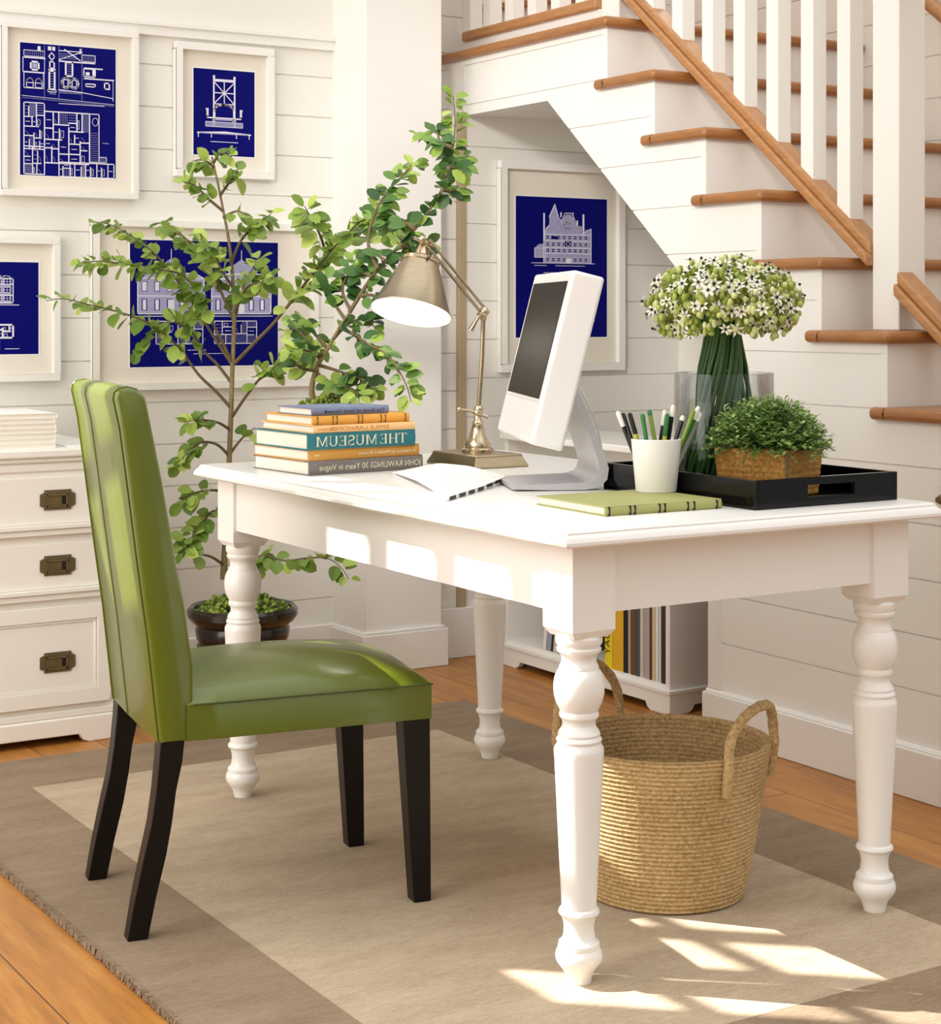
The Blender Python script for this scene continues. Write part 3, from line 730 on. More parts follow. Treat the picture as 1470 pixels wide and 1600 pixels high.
def art_villa(D):                       # cut by the picture's edge: gabled house over a plan
    D.poly([(.30, .56), (.30, .86), (.42, .93), (.54, .86), (.54, .80), (.62, .86), (.62, .82), (.72, .82), (.72, .56)], 1)
    D.line([(.30, .82), (.42, .93), (.54, .82)], .005); D.rect(.54, .64, .74, .82, .003); D.rect(.30, .56, .74, .76, .003); D.fill(.56, .80, .60, .94); D.fill(.36, .9, .38, .97)
    D.fill(.48, .88, .50, .93); D.arc(.67, .82, .045, .03, 0, 360, .003)
    for u in (.34, .44, .56, .65):
        for v in (.58, .67, .76): D.win(u, v, .06, .055)
    D.line([(.1, .535), (.8, .535)], .002); D.hatch(.3, .53, .74, .56, 4)
    plan(D, .30, .05, .52, .42, 31, 8, .005); plan(D, .52, .18, .74, .32, 33, 5, .005); D.arc(.46, .36, .06, .05, 0, 180, .004); D.line([(.52, .05), (.60, .05), (.60, .18)], .004); D.caption(.66, .80, .06, 1, 3)
    D.rect(.42, .43, .6, .46, .002); D.hatch(.42, .43, .6, .46, 6, True)
def art_two_houses(D):
    for u0, u1 in ((.05, .49), (.54, .95)):
        D.poly([(u0, .42), (u0, .70), (u0 + .06, .74), (u1 - .06, .74), (u1, .70), (u1, .42)], 1); m = (u0 + u1) / 2
        D.poly([(m - .09, .72), (m - .09, .78), (m, .86), (m + .09, .78), (m + .09, .72)], 1); D.line([(m, .86), (m, .93)], .002)
        D.line([(u0, .70), (u0 + .06, .74), (u1 - .06, .74), (u1, .70)], .003); D.rect(u0, .42, u1, .70, .003); D.line([(u0, .56), (u1, .56)], .003)
        for k in range(5):
            u = u0 + .03 + k * (u1 - u0 - .06) / 4.6; D.fill(u - .004, .595, u + .032, .675, 2); D.fill(u, .60, u + .028, .67); D.fill(u - .004, .445, u + .032, .535, 2); D.fill(u + .003, .45, u + .025, .53)
        D.fill(m - .02, .42, m + .02, .53)
    D.line([(.04, .40), (.96, .40)], .002)
    plan(D, .17, .18, .48, .36, 41, 9, .0025); plan(D, .56, .18, .85, .36, 44, 10, .0025); D.caption(.38, .5, .13, 1, 5); D.caption(.42, .62, .10, 1, 6)
def art_mansion(D):
    D.poly([(.30, .53), (.30, .72), (.33, .78), (.36, .80), (.36, .86), (.42, .95), (.46, .86), (.50, .84), (.54, .88), (.60, .88), (.66, .80), (.72, .80), (.72, .74), (.82, .78), (.82, .53)], 1)
    D.poly([(.20, .57), (.20, .635), (.25, .665), (.32, .665), (.32, .57)], 1)
    D.line([(.36, .86), (.42, .95), (.46, .86)], .003); D.arc(.56, .80, .035, .025, 0, 360, .004); D.line([(.49, .82), (.53, .89), (.61, .89), (.66, .81)], .0025)
    D.fill(.295, .70, .312, .885); D.fill(.725, .74, .745, .885); D.fill(.48, .86, .495, .895); D.fill(.66, .8, .675, .84)
    for v in (.60, .64, .69, .735): D.line([(.30, v), (.82, v)], .002)
    for i in range(8):
        for v in (.54, .605, .65, .70): D.win(.325 + i * .06, v, .036, .03)
    D.rect(.20, .57, .32, .635, .002); D.hatch(.2, .57, .32, .635, 9, True); D.fill(.53, .65, .60, .69, 2); D.arc(.565, .67, .02, .014, 0, 360, .003); D.fill(.38, .70, .46, .722, 2); D.fill(.62, .84, .625, .9); D.line([(.30, .72), (.33, .78), (.36, .80)], .003); D.line([(.72, .74), (.77, .765), (.82, .78), (.82, .53)], .003); D.line([(.30, .53), (.30, .72)], .003)
    D.hatch(.31, .75, .82, .78, 5); D.fill(.54, .53, .60, .565)
    D.line([(.17, .53), (.86, .53)], .002); D.caption(.20, .33, .512, 1, 7); D.caption(.43, .75, .512, 1, 8); D.caption(.30, .66, .462, 2, 9); D.arc(.21, .30, .05, .035, 60, 300, .002); D.caption(.80, .86, .12, 1, 2)
yw = WB - .0005
def fr(l, r, t, b, y): return (at_y(l, 300, y).x, at_y(r, 300, y).x, at_y((l + r) / 2, b, y).z, at_y((l + r) / 2, t, y).z)
q = fr(-2, 212, 42, 309, yw); p = fr(29.5, 179, 72.5, 276.5, yw)
framed('large white framed blueprint of a house facade above a floor plan', *q, yw, .018, p, art_house_plan)
q = fr(270, 423.5, 72, 279, yw); p = fr(300, 395.5, 110, 244, yw)
framed('small white framed blueprint of a bridge tower', *q, yw, .022, p, art_bridge)
q = fr(-130, 90, 368, 597, yw); p = fr(-98, 58.5, 409, 554, yw)
framed('white framed blueprint of a gabled villa cut off by the left edge of the photo', *q, yw, .02, p, art_villa)
q = fr(140, 492, 346, 607, yw); p = fr(201, 432, 377, 572, yw)
framed('wide white framed blueprint of two houses behind the potted tree', *q, yw, .022, p, art_two_houses)
ya = WA - .0005
q = fr(776, 969.5, 256, 580, ya); p = fr(803, 945.5, 309, 527, ya)
framed('white framed blueprint of a turreted mansion in the alcove under the stairs', *q, ya, .026, p, art_mansion)

# ------------------------------------------------------------------ books
DZ = .76
def book(name, label, loc, rz, w, d, t, cover, group, text=None, tcol=LETTER, tsize=.5, tfit=None, tpos=.5, bands=None, bandm=None, tag_cat='book', tsec=None, flip=True):
    """lying hardback; local x along the spine (spine faces -y), y into the book, z thickness"""
    b = thing(name, label, tag_cat, loc, rz, group)
    mb = MB(); c = .0022
    mb.box(0, w, 0, d, 0, c); mb.box(0, w, 0, d, t - c, t)
    mb.prism([(0, 0), (-.0025, t * .25), (-.0035, t * .5), (-.0025, t * .75), (0, t), (.003, t), (.003, 0)], 0, w, 'x')
    mb.build('cover', cover, b, local=True, bevel=.0006, smooth=40)
    mb = MB(); mb.box(.004, w - .004, .003, d - .005, c, t - c); mb.build('pages', PAGES, b, local=True)
    if text:
        mb = MB(); sx = -1 if flip else 1
        if tsize == 'serif': serif_text(mb, text, t * .62, tfit, lambda x, z: (w * tpos + sx * x, -.0040, t * .5 + z))
        else: add_text(mb, text, t * tsize, lambda x, z: (w * tpos + sx * x, -.0040, t * .5 + z), 0, tfit)
        if tsec: add_text(mb, tsec[0], t * tsize * .8, lambda x, z: (w * tsec[1] + sx * x, -.0040, t * .5 + z), 0, tsec[2])
        mb.build('title', tcol, b, local=True, smooth=0)
    if bands:
        mb = MB()
        for u in bands: mb.box(w * u - .0012, w * u + .0012, -.0041, .0, .0006, t - .0006)
        mb.build('spine_bands', bandm or BLACKM, b, local=True)
    return b
TEAL = mat('teal_cloth', '#1f6f78', .6); OCHRE = mat('ochre_cloth', '#c48d3c', .6); GREY = mat('grey_cloth', '#77706b', .6)
PEACH = mat('peach_paper', '#efc084', .6); GOLD = mat('gold_cloth', '#e2a243', .6); SLATE = mat('slate_blue_cloth', '#75809f', .6)
PINKL = mat('rust_lettering', '#d08a4a', .6); NAVYL = mat('navy_lettering', '#27305a', .6); BROWNB = mat('brown_band', '#8a5a1c', .6)
G = 'books in the stack on the desk'
bx = lambda zx: at_y(390 + zx / 4.9, 720, 3.372).x
stack = [
 ('grey hardback lettered in silver, bottom of the stack on the desk', 445, 1370, .237, .030, GREY, dict(text='JOHN RAWLINGS 30 Years in Vogue', tsize=.60, tfit=.262, tpos=.53)),
 ('ochre hardback just above the grey one in the desk stack', 445, 1350, .235, .0235, OCHRE, dict(text='A History of Modern Rooms', tsize=.36, tfit=.15, tpos=.70, tsec=('44', .07, .012))),
 ('thick teal hardback titled in large cream capitals', 435, 1305, .231, .0345, TEAL, dict(text='THE MUSEUM', tsize='serif', tfit=.232, tpos=.49)),
 ('pale peach hardback on top of the teal book', 490, 1300, .232, .0165, PEACH, dict(text='EMILE LARHOFER', tcol=PINKL, tsize=.72, tfit=.15, tpos=.44, tsec=('Gardens', .12, .045))),
 ('golden yellow hardback with brown spine bands', 490, 1275, .205, .0188, GOLD, dict(bands=[.05, .205, .245, .465, .505, .70, .745, .955], bandm=BROWNB)),
 ('slate blue thin hardback on top of the stack', 515, 1140, .145, .0165, SLATE, dict(text='The Book of Small Houses', tcol=NAVYL, tsize=.6, tfit=.155, tpos=.55, tsec=('I', .17, .004)))]
z = DZ
for i, (lab, l, r_, d, t, m, kw) in enumerate(stack):
    x0 = bx(l); w = (bx(r_) - x0) * .985
    book('hardback_book', lab, (x0, 3.368 + (0, .002, 0, .004, .012, .03)[i], z), R((4.5, 5, 4, 3.5, 4, 4)[i]), w, d, t, m, G, **kw)
    z += t + .0002
SAGE = mat('sage_green_cloth', '#a9a866', .55)
gb = book('hardback_book', 'sage green hardback with dark spine bands under the white pencil cup', (1.776, 2.432, DZ), R(-1.5), .248, .215, .0165, SAGE, None, bands=[.03, .205, .245, .455, .50, .70, .755, .955], bandm=BLACKM)

# notepad and papers
def quad_pts(c, u, v): a, b, d, e = c; return (a * (1 - u) + b * u) * (1 - v) + (e * (1 - u) + d * u) * v
np_ = thing('notepad', 'open white notebook of printed pages with black index tabs', 'notebook', (1.86, 3.1, DZ))
cs = [at_z(696, 781, DZ + .004), at_z(790, 752, DZ + .004), at_z(680, 727, DZ + .004), at_z(613, 741, DZ + .004)]
def sheet(mb, c, zf, t, nu=16, nv=12, mi=0):
    top = []; bot = []
    for j in range(nv + 1):
        for i in range(nu + 1):
            p = quad_pts(c, i / nu, j / nv); z = zf(i / nu, j / nv); top.append((p.x, p.y, z + t)); bot.append((p.x, p.y, z))
    n = len(top); W = nu + 1
    fs = []
    for j in range(nv):
        for i in range(nu):
            a = j * W + i; fs.append((a, a + 1, a + W + 1, a + W)); fs.append((n + a, n + a + W, n + a + W + 1, n + a + 1))
    rim = [i for i in range(W)] + [j * W + nu for j in range(1, nv + 1)] + [nv * W + i for i in range(nu - 1, -1, -1)] + [j * W for j in range(nv - 1, 0, -1)]
    for k in range(len(rim)): a, b = rim[k], rim[(k + 1) % len(rim)]; fs.append((a, n + a, n + b, b))
    mb.add(top + bot, fs, mi)
PRINTED = None
def printed_mat():
    m, nt, b = nodes('printed_page'); v = objvec(nt, (1, 1, 1)); sx = N(nt, 'ShaderNodeSeparateXYZ'); nt.links.new(v, sx.inputs[0])
    ln = math_n(nt, 'LESS_THAN', math_n(nt, 'FRACT', math_n(nt, 'MULTIPLY', sx.outputs[1], 95)), .35)
    nz = math_n(nt, 'GREATER_THAN', noise(nt, 130, 2, v), .52)
    nt.links.new(mix(nt, math_n(nt, 'MULTIPLY', math_n(nt, 'MULTIPLY', ln, nz), .45), hexc('#f5f1ee'), hexc('#b09a98')), b.inputs['Base Color']); b.inputs['Roughness'].default_value = .7
    return m
PRINTED = printed_mat()
zc = lambda u, v: DZ + .0015 + .008 * (1 - abs(v - .5) * 2) ** .6 + .012 * max(0, u - .55) * (1 - v)
mb = MB(); sheet(mb, cs, lambda u, v: DZ + .0004, .001); mb.build('cover', PAPER, np_, smooth=50)
mb = MB(); sheet(mb, cs, lambda u, v: DZ + .0015, .004); sheet(mb, cs, lambda u, v: zc(u, v) + .004, .0025); mb.build('pages', PRINTED, np_, smooth=50)
mb = MB()
for k in range(6):
    u0 = .06 + k * .15; u1 = u0 + .10
    p, q = quad_pts(cs, u0, -.004), quad_pts(cs, u1, -.004); z_ = zc((u0 + u1) / 2, 0) + .0045
    e = (quad_pts(cs, 0, 0) - quad_pts(cs, 0, 1)).normalized() * .004
    mb.add([(p.x, p.y, z_ - .003), (q.x, q.y, z_ - .003), (q.x, q.y, z_ + .002), (p.x, p.y, z_ + .002), (p.x + e.x, p.y + e.y, z_ - .004), (q.x + e.x, q.y + e.y, z_ - .004)], [(0, 1, 2, 3), (4, 5, 1, 0)])
mb.build('index_tabs', BLACKM, np_, smooth=0)
cs2 = [at_z(684, 786, DZ), at_z(742, 768, DZ), at_z(660, 733, DZ), at_z(603, 741, DZ)]
mb = MB(); sheet(mb, cs2, lambda u, v: DZ + .0002, .0006, 2, 2)
# (lies partly under the notebook, so it is kept thin)

# ------------------------------------------------------------------ desk lamp
lamp = thing('desk_lamp', 'antique nickel swing-arm desk lamp with a cone shade, switched on', 'lamp', (2.13, 3.41, DZ))
mb = MB(); bx0, bx1, by0, by1 = 2.062, 2.205, 3.307, 3.515
pr_ = [(0, 0), (.0, .004), (.010, .024), (.010, .0275), (.014, .0295)]
rg = [[(bx0 + d, by0 + d, DZ + z), (bx1 - d, by0 + d, DZ + z), (bx1 - d, by1 - d, DZ + z), (bx0 + d, by1 - d, DZ + z)] for d, z in pr_]
vs = [v for r_ in rg for v in r_]; fs = [(3, 2, 1, 0)] + [(j * 4 + i, j * 4 + (i + 1) % 4, j * 4 + 4 + (i + 1) % 4, j * 4 + 4 + i) for j in range(4) for i in range(4)] + [(16, 17, 18, 19)]
mb.add(vs, fs); mb.build('base', NICKELB, lamp, smooth=20, bevel=.0015)
LD = 4.03
p0 = at_d(746, 704, LD); p0.z = DZ + .0295
mb = MB(); mb.lathe([(.036, 0), (.036, .006), (.030, .010), (.031, .016), (.022, .028), (.015, .05), (.012, .062), (.014, .066), (.009, .07), (.0075, .082), (.011, .085), (.011, .092), (.007, .096)], 28, p0); mb.build('stem_base', NICKEL, lamp, smooth=50)
j0 = at_d(747.5, 640, LD); p1 = Vector((p0.x, p0.y, p0.z + .09))
mb = MB(); mb.tube([p1, at_d(747, 655, LD), j0], .007, 10); mb.sphere(j0, .011, 12, 8); mb.tube([at_d(718, 640, LD - .01), at_d(735, 642, LD), at_d(763, 652, LD)], .0035, 8); mb.sphere(at_d(717, 640, LD - .01), .006, 10, 6); mb.build('lower_joint', NICKEL, lamp, smooth=60)
j1 = at_d(756, 487, LD)
mb = MB(); mb.tube([j0, at_d(753, 560, LD), at_d(755, 500, LD)], .0052, 12); mb.build('post', NICKELB, lamp, smooth=60)
mb = MB(); mb.sphere(j1, .0115, 12, 8); mb.tube([at_d(748, 492, LD - .015), at_d(762, 487, LD + .01)], .006, 8); mb.tube([at_d(749, 493, LD - .02), at_d(742, 504, LD - .02), at_d(735, 516, LD - .02)], [.004, .005, .007], 8); mb.tube([at_d(755, 500, LD), j1], .0075, 10); mb.build('elbow_joint', NICKEL, lamp, smooth=60)
for o_ in (-.0055, .0055):
    off = RV * o_ * .7 + Vector((0, 0, o_))
    mb = MB(); mb.tube([j1 + off, at_d(668, 378, LD - .02) + off], .0034, 10); mb.build('arm', NICKELB, lamp, smooth=60)
hp = at_d(659, 374, LD - .02)
mb = MB(); mb.sphere(hp, .009, 12, 8); mb.tube([at_d(646, 371, LD - .03), at_d(676, 383, LD - .01)], .0045, 8); mb.sphere(at_d(675, 382, LD - .01), .007, 10, 6); mb.build('shade_pivot', NICKEL, lamp, smooth=60)
ax = (RV * -.020 + Vector((0, 0, -.114)) + DV * -.040).normalized()
ring = at_d(657, 409, LD - .02)
q = Vector((0, 0, -1)).rotation_difference(ax).to_matrix().to_4x4(); MS = Matrix.Translation(ring) @ q
sh = MB(); sl = .120
sh.lathe([(.040, .001), (.0405, 0), (.0895, -sl), (.0915, -sl - .001), (.0915, -sl - .0035)], 56, M=MS, cap=False)
shade = sh.build('lamp_shade', NICKELB, lamp, smooth=50)
sh = MB(); sh.lathe([(.0905, -sl - .0035), (.0885, -sl), (.0385, -.001), (.012, .0)], 56, M=MS, cap=False); sh.build('shade_lining', SHADEIN, shade, smooth=50)
sh = MB(); sh.lathe([(0, .045), (.009, .045), (.012, .036), (.019, .012), (.022, .008), (.041, .006), (.044, .003), (.044, -.004), (.040, -.006)], 36, M=MS, cap=False); sh.build('shade_cap', NICKEL, shade, smooth=40)
mb = MB(); mb.tube([hp, MS @ Vector((0, 0, .04))], .006, 8)
for k in range(3):
    a = 2 * PI * k / 3 + .4; mb.sphere(MS @ Vector((.046 * math.cos(a), .046 * math.sin(a), 0)), .0045, 8, 6)
mb.build('shade_screws', DARKB, shade, smooth=60)
m_, nt, b_ = nodes('lit_bulb'); b_.inputs['Base Color'].default_value = (1, .95, .85, 1); b_.inputs['Emission Color'].default_value = hexc('#ffe9c4'); b_.inputs['Emission Strength'].default_value = 5
nz = noise(nt, 5, 1, objvec(nt)); nt.links.new(math_n(nt, 'ADD', math_n(nt, 'MULTIPLY', nz, .1), 5), b_.inputs['Emission Strength'])
mb = MB(); mb.sphere(MS @ Vector((0, 0, -.062)), .026, 16, 10); mb.build('bulb', m_, shade, smooth=60)
li = bpy.data.objects.new('bulb_light', bpy.data.lights.new('bulb_light', 'POINT')); C.objects.link(li); li.location = MS @ Vector((0, 0, -.10)); li.data.energy = .55; li.data.color = (1, .93, .8); li.data.shadow_soft_size = .02

# ------------------------------------------------------------------ computer
cw = thing('computer', 'white all-in-one computer seen edge-on with its dark screen turned to the chair', 'computer', (1.86, 2.85, DZ), math.atan2(-.40, .916))
cw['label'] = 'white all-in-one desktop computer on a bent stand, dark screen facing the chair'
# local: x = backwards, y = along the width (away), origin: foot front, near corner of body at y=0
P0 = Vector((1.851, 2.771)); cw.location = (P0.x, P0.y, DZ)
tilt = R(14); zb = .098; Lb = .338; th = .064; Wd = .40
Mb = Matrix.Translation((0, 0, zb)) @ Matrix.Rotation(tilt, 4, 'Y')     # local: x back, z up along the face
mb = MB(); mb.box(0, th, 0, Wd, 0, Lb, M=Mb); mb.build('body', PLASTIC, cw, local=True, bevel=.007, seg=4)
mb = MB(); mb.box(-.0012, .004, .022, Wd - .022, Lb * .255, Lb * .935, M=Mb); mb.build('screen', SCREEN, cw, local=True)
mb = MB(); mb.box(-.0006, .004, .012, Wd - .012, Lb * .235, Lb * .238, M=Mb); mb.build('chin_seam', ALU, cw, local=True)
fy0, fy1 = .095, .305
mid = [(-.017, .0075), (.06, .0075), (.125, .0085), (.148, .013), (.160, .025), (.163, .042), (.158, .062), (.140, .11), (.118, .165), (.103, .20)]
ths = [.0035, .006, .007, .009, .010, .009, .008, .007, .006, .005]
lft, rgt = [], []
for i, p in enumerate(mid):
    a, b = mid[max(0, i - 1)], mid[min(len(mid) - 1, i + 1)]; t = Vector((b[0] - a[0], b[1] - a[1])).normalized(); n = Vector((-t.y, t.x))
    lft.append((p[0] + n.x * ths[i], p[1] + n.y * ths[i])); rgt.append((p[0] - n.x * ths[i], max(.0002, p[1] - n.y * ths[i])))
mb = MB(); n = len(mid); vs = []
for y in (fy0, fy1): vs += [(p[0], y, p[1]) for p in lft] + [(p[0], y, p[1]) for p in rgt]
fs = []
for i in range(n - 1):
    fs += [(i, i + 1, n + i + 1, n + i), (2 * n + i, 3 * n + i, 3 * n + i + 1, 2 * n + i + 1), (i, 2 * n + i, 2 * n + i + 1, i + 1), (n + i, n + i + 1, 3 * n + i + 1, 3 * n + i)]
fs += [(0, n, 3 * n, 2 * n), (n - 1, 3 * n - 1, 4 * n - 1, 2 * n - 1)]
mb.add(vs, fs); mb.build('stand', ALU, cw, local=True, smooth=40)
mb = MB(); mb.tube([(.092, .20, .22), (.135, .19, .195), (.165, .18, .13), (.175, .175, .075), (.172, .17, .03), (.19, .19, .004), (.22, .26, .003)], .0022, 8); mb.build('cable', PLASTIC, cw, local=True, smooth=60)

# ------------------------------------------------------------------ cup and pencils
gz = DZ + .0167
cupc = at_d(1025, 770, 3.265); cupc = Vector((cupc.x, cupc.y, gz))
cup = thing('pencil_cup', 'white tapered ceramic pencil cup on the sage green book', 'cup', cupc)
mb = MB(); mb.lathe([(0, 0), (.036, 0), (.0375, .002), (.0462, .093), (.0462, .096), (.0445, .097), (.0435, .0955), (.0355, .005), (0, .005)], 40, cupc); mb.build('cup_body', CERAMIC, cup, smooth=40)
PEN = {'black': mat('black_pencil', '#121212', .4), 'yellow': mat('lime_pencil', '#c4c63a', .4), 'green': mat('green_pencil', '#2f7a3a', .4), 'olive': mat('olive_pencil', '#7f9a3a', .4), 'white': mat('white_pencil_end', '#f0ecdf', .5), 'grey': mat('grey_pencil', '#8d8f86', .4)}
# base offset in the cup (right, towards viewer), tip pixel in the close-up, shaft colour, end colour, end share, label
pens = [((-.016, -.006), (180, 165), 'black', 'white', .80, 'black pencil with a white end, farthest to lean left in the cup', .0),
        ((-.018, .010), (240, 185), 'black', 'black', .9, 'plain black pencil leaning left beside the white-ended one', .02),
        ((-.010, .004), (318, 185), 'yellow', 'black', .72, 'lime yellow pencil with a black end leaning left', .0),
        ((-.006, .018), (465, 195), 'green', 'green', .9, 'dark green pencil standing upright in the left of the cup', .0),
        ((.012, .012), (545, 150), 'olive', 'green', .93, 'slim light green pencil tilting left in the middle of the cup', .0),
        ((-.002, -.012), (728, 150), 'black', 'white', .80, 'black pencil with a thick white end in the middle of the cup', -.01),
        ((.004, .002), (755, 195), 'yellow', 'green', .70, 'lime pencil with a green end right of the middle', .0),
        ((.010, -.006), (822, 95), 'black', 'white', .86, 'tall black pencil with a thin white tip right of the middle', .0),
        ((.008, .010), (935, 215), 'black', 'white', .93, 'short black pencil leaning right', .01),
        ((.014, .002), (1060, 150), 'olive', 'olive', .9, 'olive green pencil leaning far right', .0),
        ((.018, -.008), (1115, 110), 'green', 'white', .84, 'green pencil with a white end leaning far right', .0),
        ((.020, .006), (1135, 180), 'grey', 'white', .88, 'grey pencil with a white end, lowest to lean right', .02)]
for (ox, oy), (zx, zy), c1, c2, k, lab, dd in pens:
    a = cupc + RV * ox - DV * oy * .8 + Vector((0, 0, .0065)); b = at_d(940 + zx / 7.35, 620 + zy / 7.35, 3.265 + dd - oy)
    t = thing('pencil', lab, 'pencil', a, 0, 'pencils in the white cup'); mpt = a + (b - a) * k
    mb = MB(); mb.tube([a, mpt], .0045, 6); mb.build('shaft', PEN[c1], t, smooth=0)
    mb = MB(); mb.tube([mpt, a + (b - a) * .97, b], [.0046, .0046, .0028], 8); mb.build('end_cap', PEN[c2], t, smooth=40)

# ------------------------------------------------------------------ tray
tray = thing('serving_tray', 'black lacquered tray with cut-out handles holding the flowers and planter', 'tray', (2.22, 2.58, DZ))
tx0, tx1, ty0, ty1, tz1 = 2.052, 2.395, 2.368, 2.815, DZ + .052
mb = MB(); mb.box(tx0 + .009, tx1 - .009, ty0 + .009, ty1 - .009, DZ, DZ + .008); mb.build('tray_bottom', BLACK, tray)
for x0, x1 in ((tx0, tx0 + .009), (tx1 - .009, tx1)):
    mb = MB(); mb.box(x0, x1, ty0, ty1, DZ, tz1); mb.build('side', BLACK, tray, bevel=.0012)
for y0, y1 in ((ty0, ty0 + .009), (ty1 - .009, ty1)):
    mb = MB(); hx0, hx1, hz0, hz1 = 2.175, 2.288, DZ + .017, DZ + .038
    mb.box(tx0 + .009, hx0, y0, y1, DZ, tz1); mb.box(hx1, tx1 - .009, y0, y1, DZ, tz1); mb.box(hx0, hx1, y0, y1, DZ, hz0); mb.box(hx0, hx1, y0, y1, hz1, tz1)
    mb.build('handle_end', BLACK, tray)
# vase
TZ = DZ + .008; vc = Vector((2.262, 2.703, TZ))
vase = thing('glass_vase', 'clear glass cylinder vase around the flower stems on the tray', 'vase', vc)
mb = MB(); mb.lathe([(0, 0), (.096, 0), (.098, .003), (.098, .2175), (.097, .219), (.0955, .2175), (.0955, .0065), (0, .0065)], 64, vc); mb.build('glass_wall', GLASS, vase, smooth=50)
mb = MB(); mb.lathe([(0, .0072), (.0948, .0072), (.0948, .165), (0, .165)], 48, vc); mb.build('water', WATER, vase, smooth=50)
# bouquet
fl = thing('flower_bouquet', 'dome-shaped bouquet of white star flowers on long green stems', 'flowers', vc + Vector((0, 0, .008)))
r3 = random.Random(5); fc = at_d(1131, 468, 3.43)
mb = MB()
for k in range(62):
    a = 2 * PI * k / 62 * 7 + r3.uniform(-.2, .2); rb = .083 * math.sqrt(r3.uniform(.15, 1)); rw = .037 * math.sqrt(r3.uniform(.05, 1)); tw = 1.25 + r3.uniform(-.1, .1)
    pts = []
    zt = fc.z - vc.z - .07
    for j in range(9):
        s = j / 8; z = .010 + s * zt
        rr_ = rb * (1 - s) ** 1.25 + rw * min(1, s * 1.4); ang = a + tw * s
        pts.append((vc.x + rr_ * math.cos(ang), vc.y + rr_ * math.sin(ang), vc.z + z))
    pts.append((fc.x + (pts[-1][0] - vc.x) * 1.6, fc.y + (pts[-1][1] - vc.y) * 1.6, fc.z - .02)); 
    mb.tube(pts, .0036, 6)
mb.build('stems', STEMG, fl, smooth=60)
bud = MB(); RX, RZ = .142, .088
def star(mb, p, nrm, s):
    t = nrm.cross(Vector((.3, .2, 1))).normalized(); b = nrm.cross(t); a0 = r3.uniform(0, 6.28)
    for k in range(6):
        a = a0 + k * PI / 3; d = t * math.cos(a) + b * math.sin(a); e = nrm.cross(d); u = nrm * .25
        mb.add([p, p + (d * .5 + e * .19 + u * .6) * s, p + (d + u * .75) * s, p + (d * .5 - e * .19 + u * .6) * s], [(0, 1, 2), (0, 2, 3)])
    mb.sphere(p + nrm * s * .2, s * .2, 7, 5, 1)
stars = []
for k in range(270):
    u = r3.uniform(-.62, 1); th_ = r3.uniform(0, 2 * PI); s_ = math.sqrt(1 - u * u)
    nrm = Vector((s_ * math.cos(th_), s_ * math.sin(th_), u)); kr = r3.uniform(.86, 1.1)
    p = fc + Vector((nrm.x * RX * kr, nrm.y * RX * kr, (nrm.z * RZ if u > 0 else nrm.z * RZ * .95) * kr - .01)); nn = (nrm + Vector((r3.uniform(-.4, .4), r3.uniform(-.4, .4), r3.uniform(-.2, .5)))).normalized()
    stars.append((p, nn, r3.uniform(.0125, .0175)))
stars.sort(key=lambda q: (q[0] - EYE).length)
for p, nn, s_ in stars[:100]: mb = MB(); star(mb, p, nn, s_); mb.build('blossom', [PETAL, EYEM], fl, smooth=0)
mb = MB()
for p, nn, s_ in stars[100:]: star(mb, p, nn, s_)
o = mb.build('blossoms', [PETAL, EYEM], fl, smooth=0); o['kind'] = 'stuff'
for k in range(1500):
    u = r3.uniform(-.7, 1); th_ = r3.uniform(0, 2 * PI); s_ = math.sqrt(1 - u * u); kr = r3.uniform(.6, 1.06)
    p = fc + Vector((s_ * math.cos(th_) * RX * kr, s_ * math.sin(th_) * RX * kr, u * RZ * kr - .01)); bud.sphere(p, (r3.uniform(.004, .007), r3.uniform(.004, .007), r3.uniform(.005, .009)), 6, 4)
BUDM = leafmat('bud_green', [(0, '#93a83a'), (1, '#eff0b8'), (.5, '#c2cf66')], .2); bud.build('buds', BUDM, fl, smooth=60)

# planter
pl_c = Vector((2.206, 2.507, TZ)); pa = R(21)
plant = thing('planter', 'square golden wicker planter of small-leaved herbs on the black tray', 'planter', pl_c, pa)
mb = MB(); s0, s1, hh = .067, .0735, .088
prof = []
for k in range(17):
    z = k * hh / 16; e = .0022 * abs(math.sin(k * PI / 2)) ; prof.append((s0 + (s1 - s0) * z / hh + e, z))
vs = []; n8 = []
for s_, z in prof: vs += [(-s_, -s_, z), (s_, -s_, z), (s_, s_, z), (-s_, s_, z)]
fs = [(3, 2, 1, 0)] + [(j * 4 + i, j * 4 + (i + 1) % 4, j * 4 + 4 + (i + 1) % 4, j * 4 + 4 + i) for j in range(len(prof) - 1) for i in range(4)]
k = len(prof) * 4; fs.append((k - 4, k - 3, k - 2, k - 1)); mb.add(vs, fs); mb.build('basket', WICKER, plant, local=True, smooth=0, bevel=.003)
mb = MB(); mb.tube([(-s1 - .001, -s1 - .001, 0), (-s1 - .002, -s1 - .002, hh)], .0028, 6); mb.build('corner_binding', BARKD, plant, local=True)
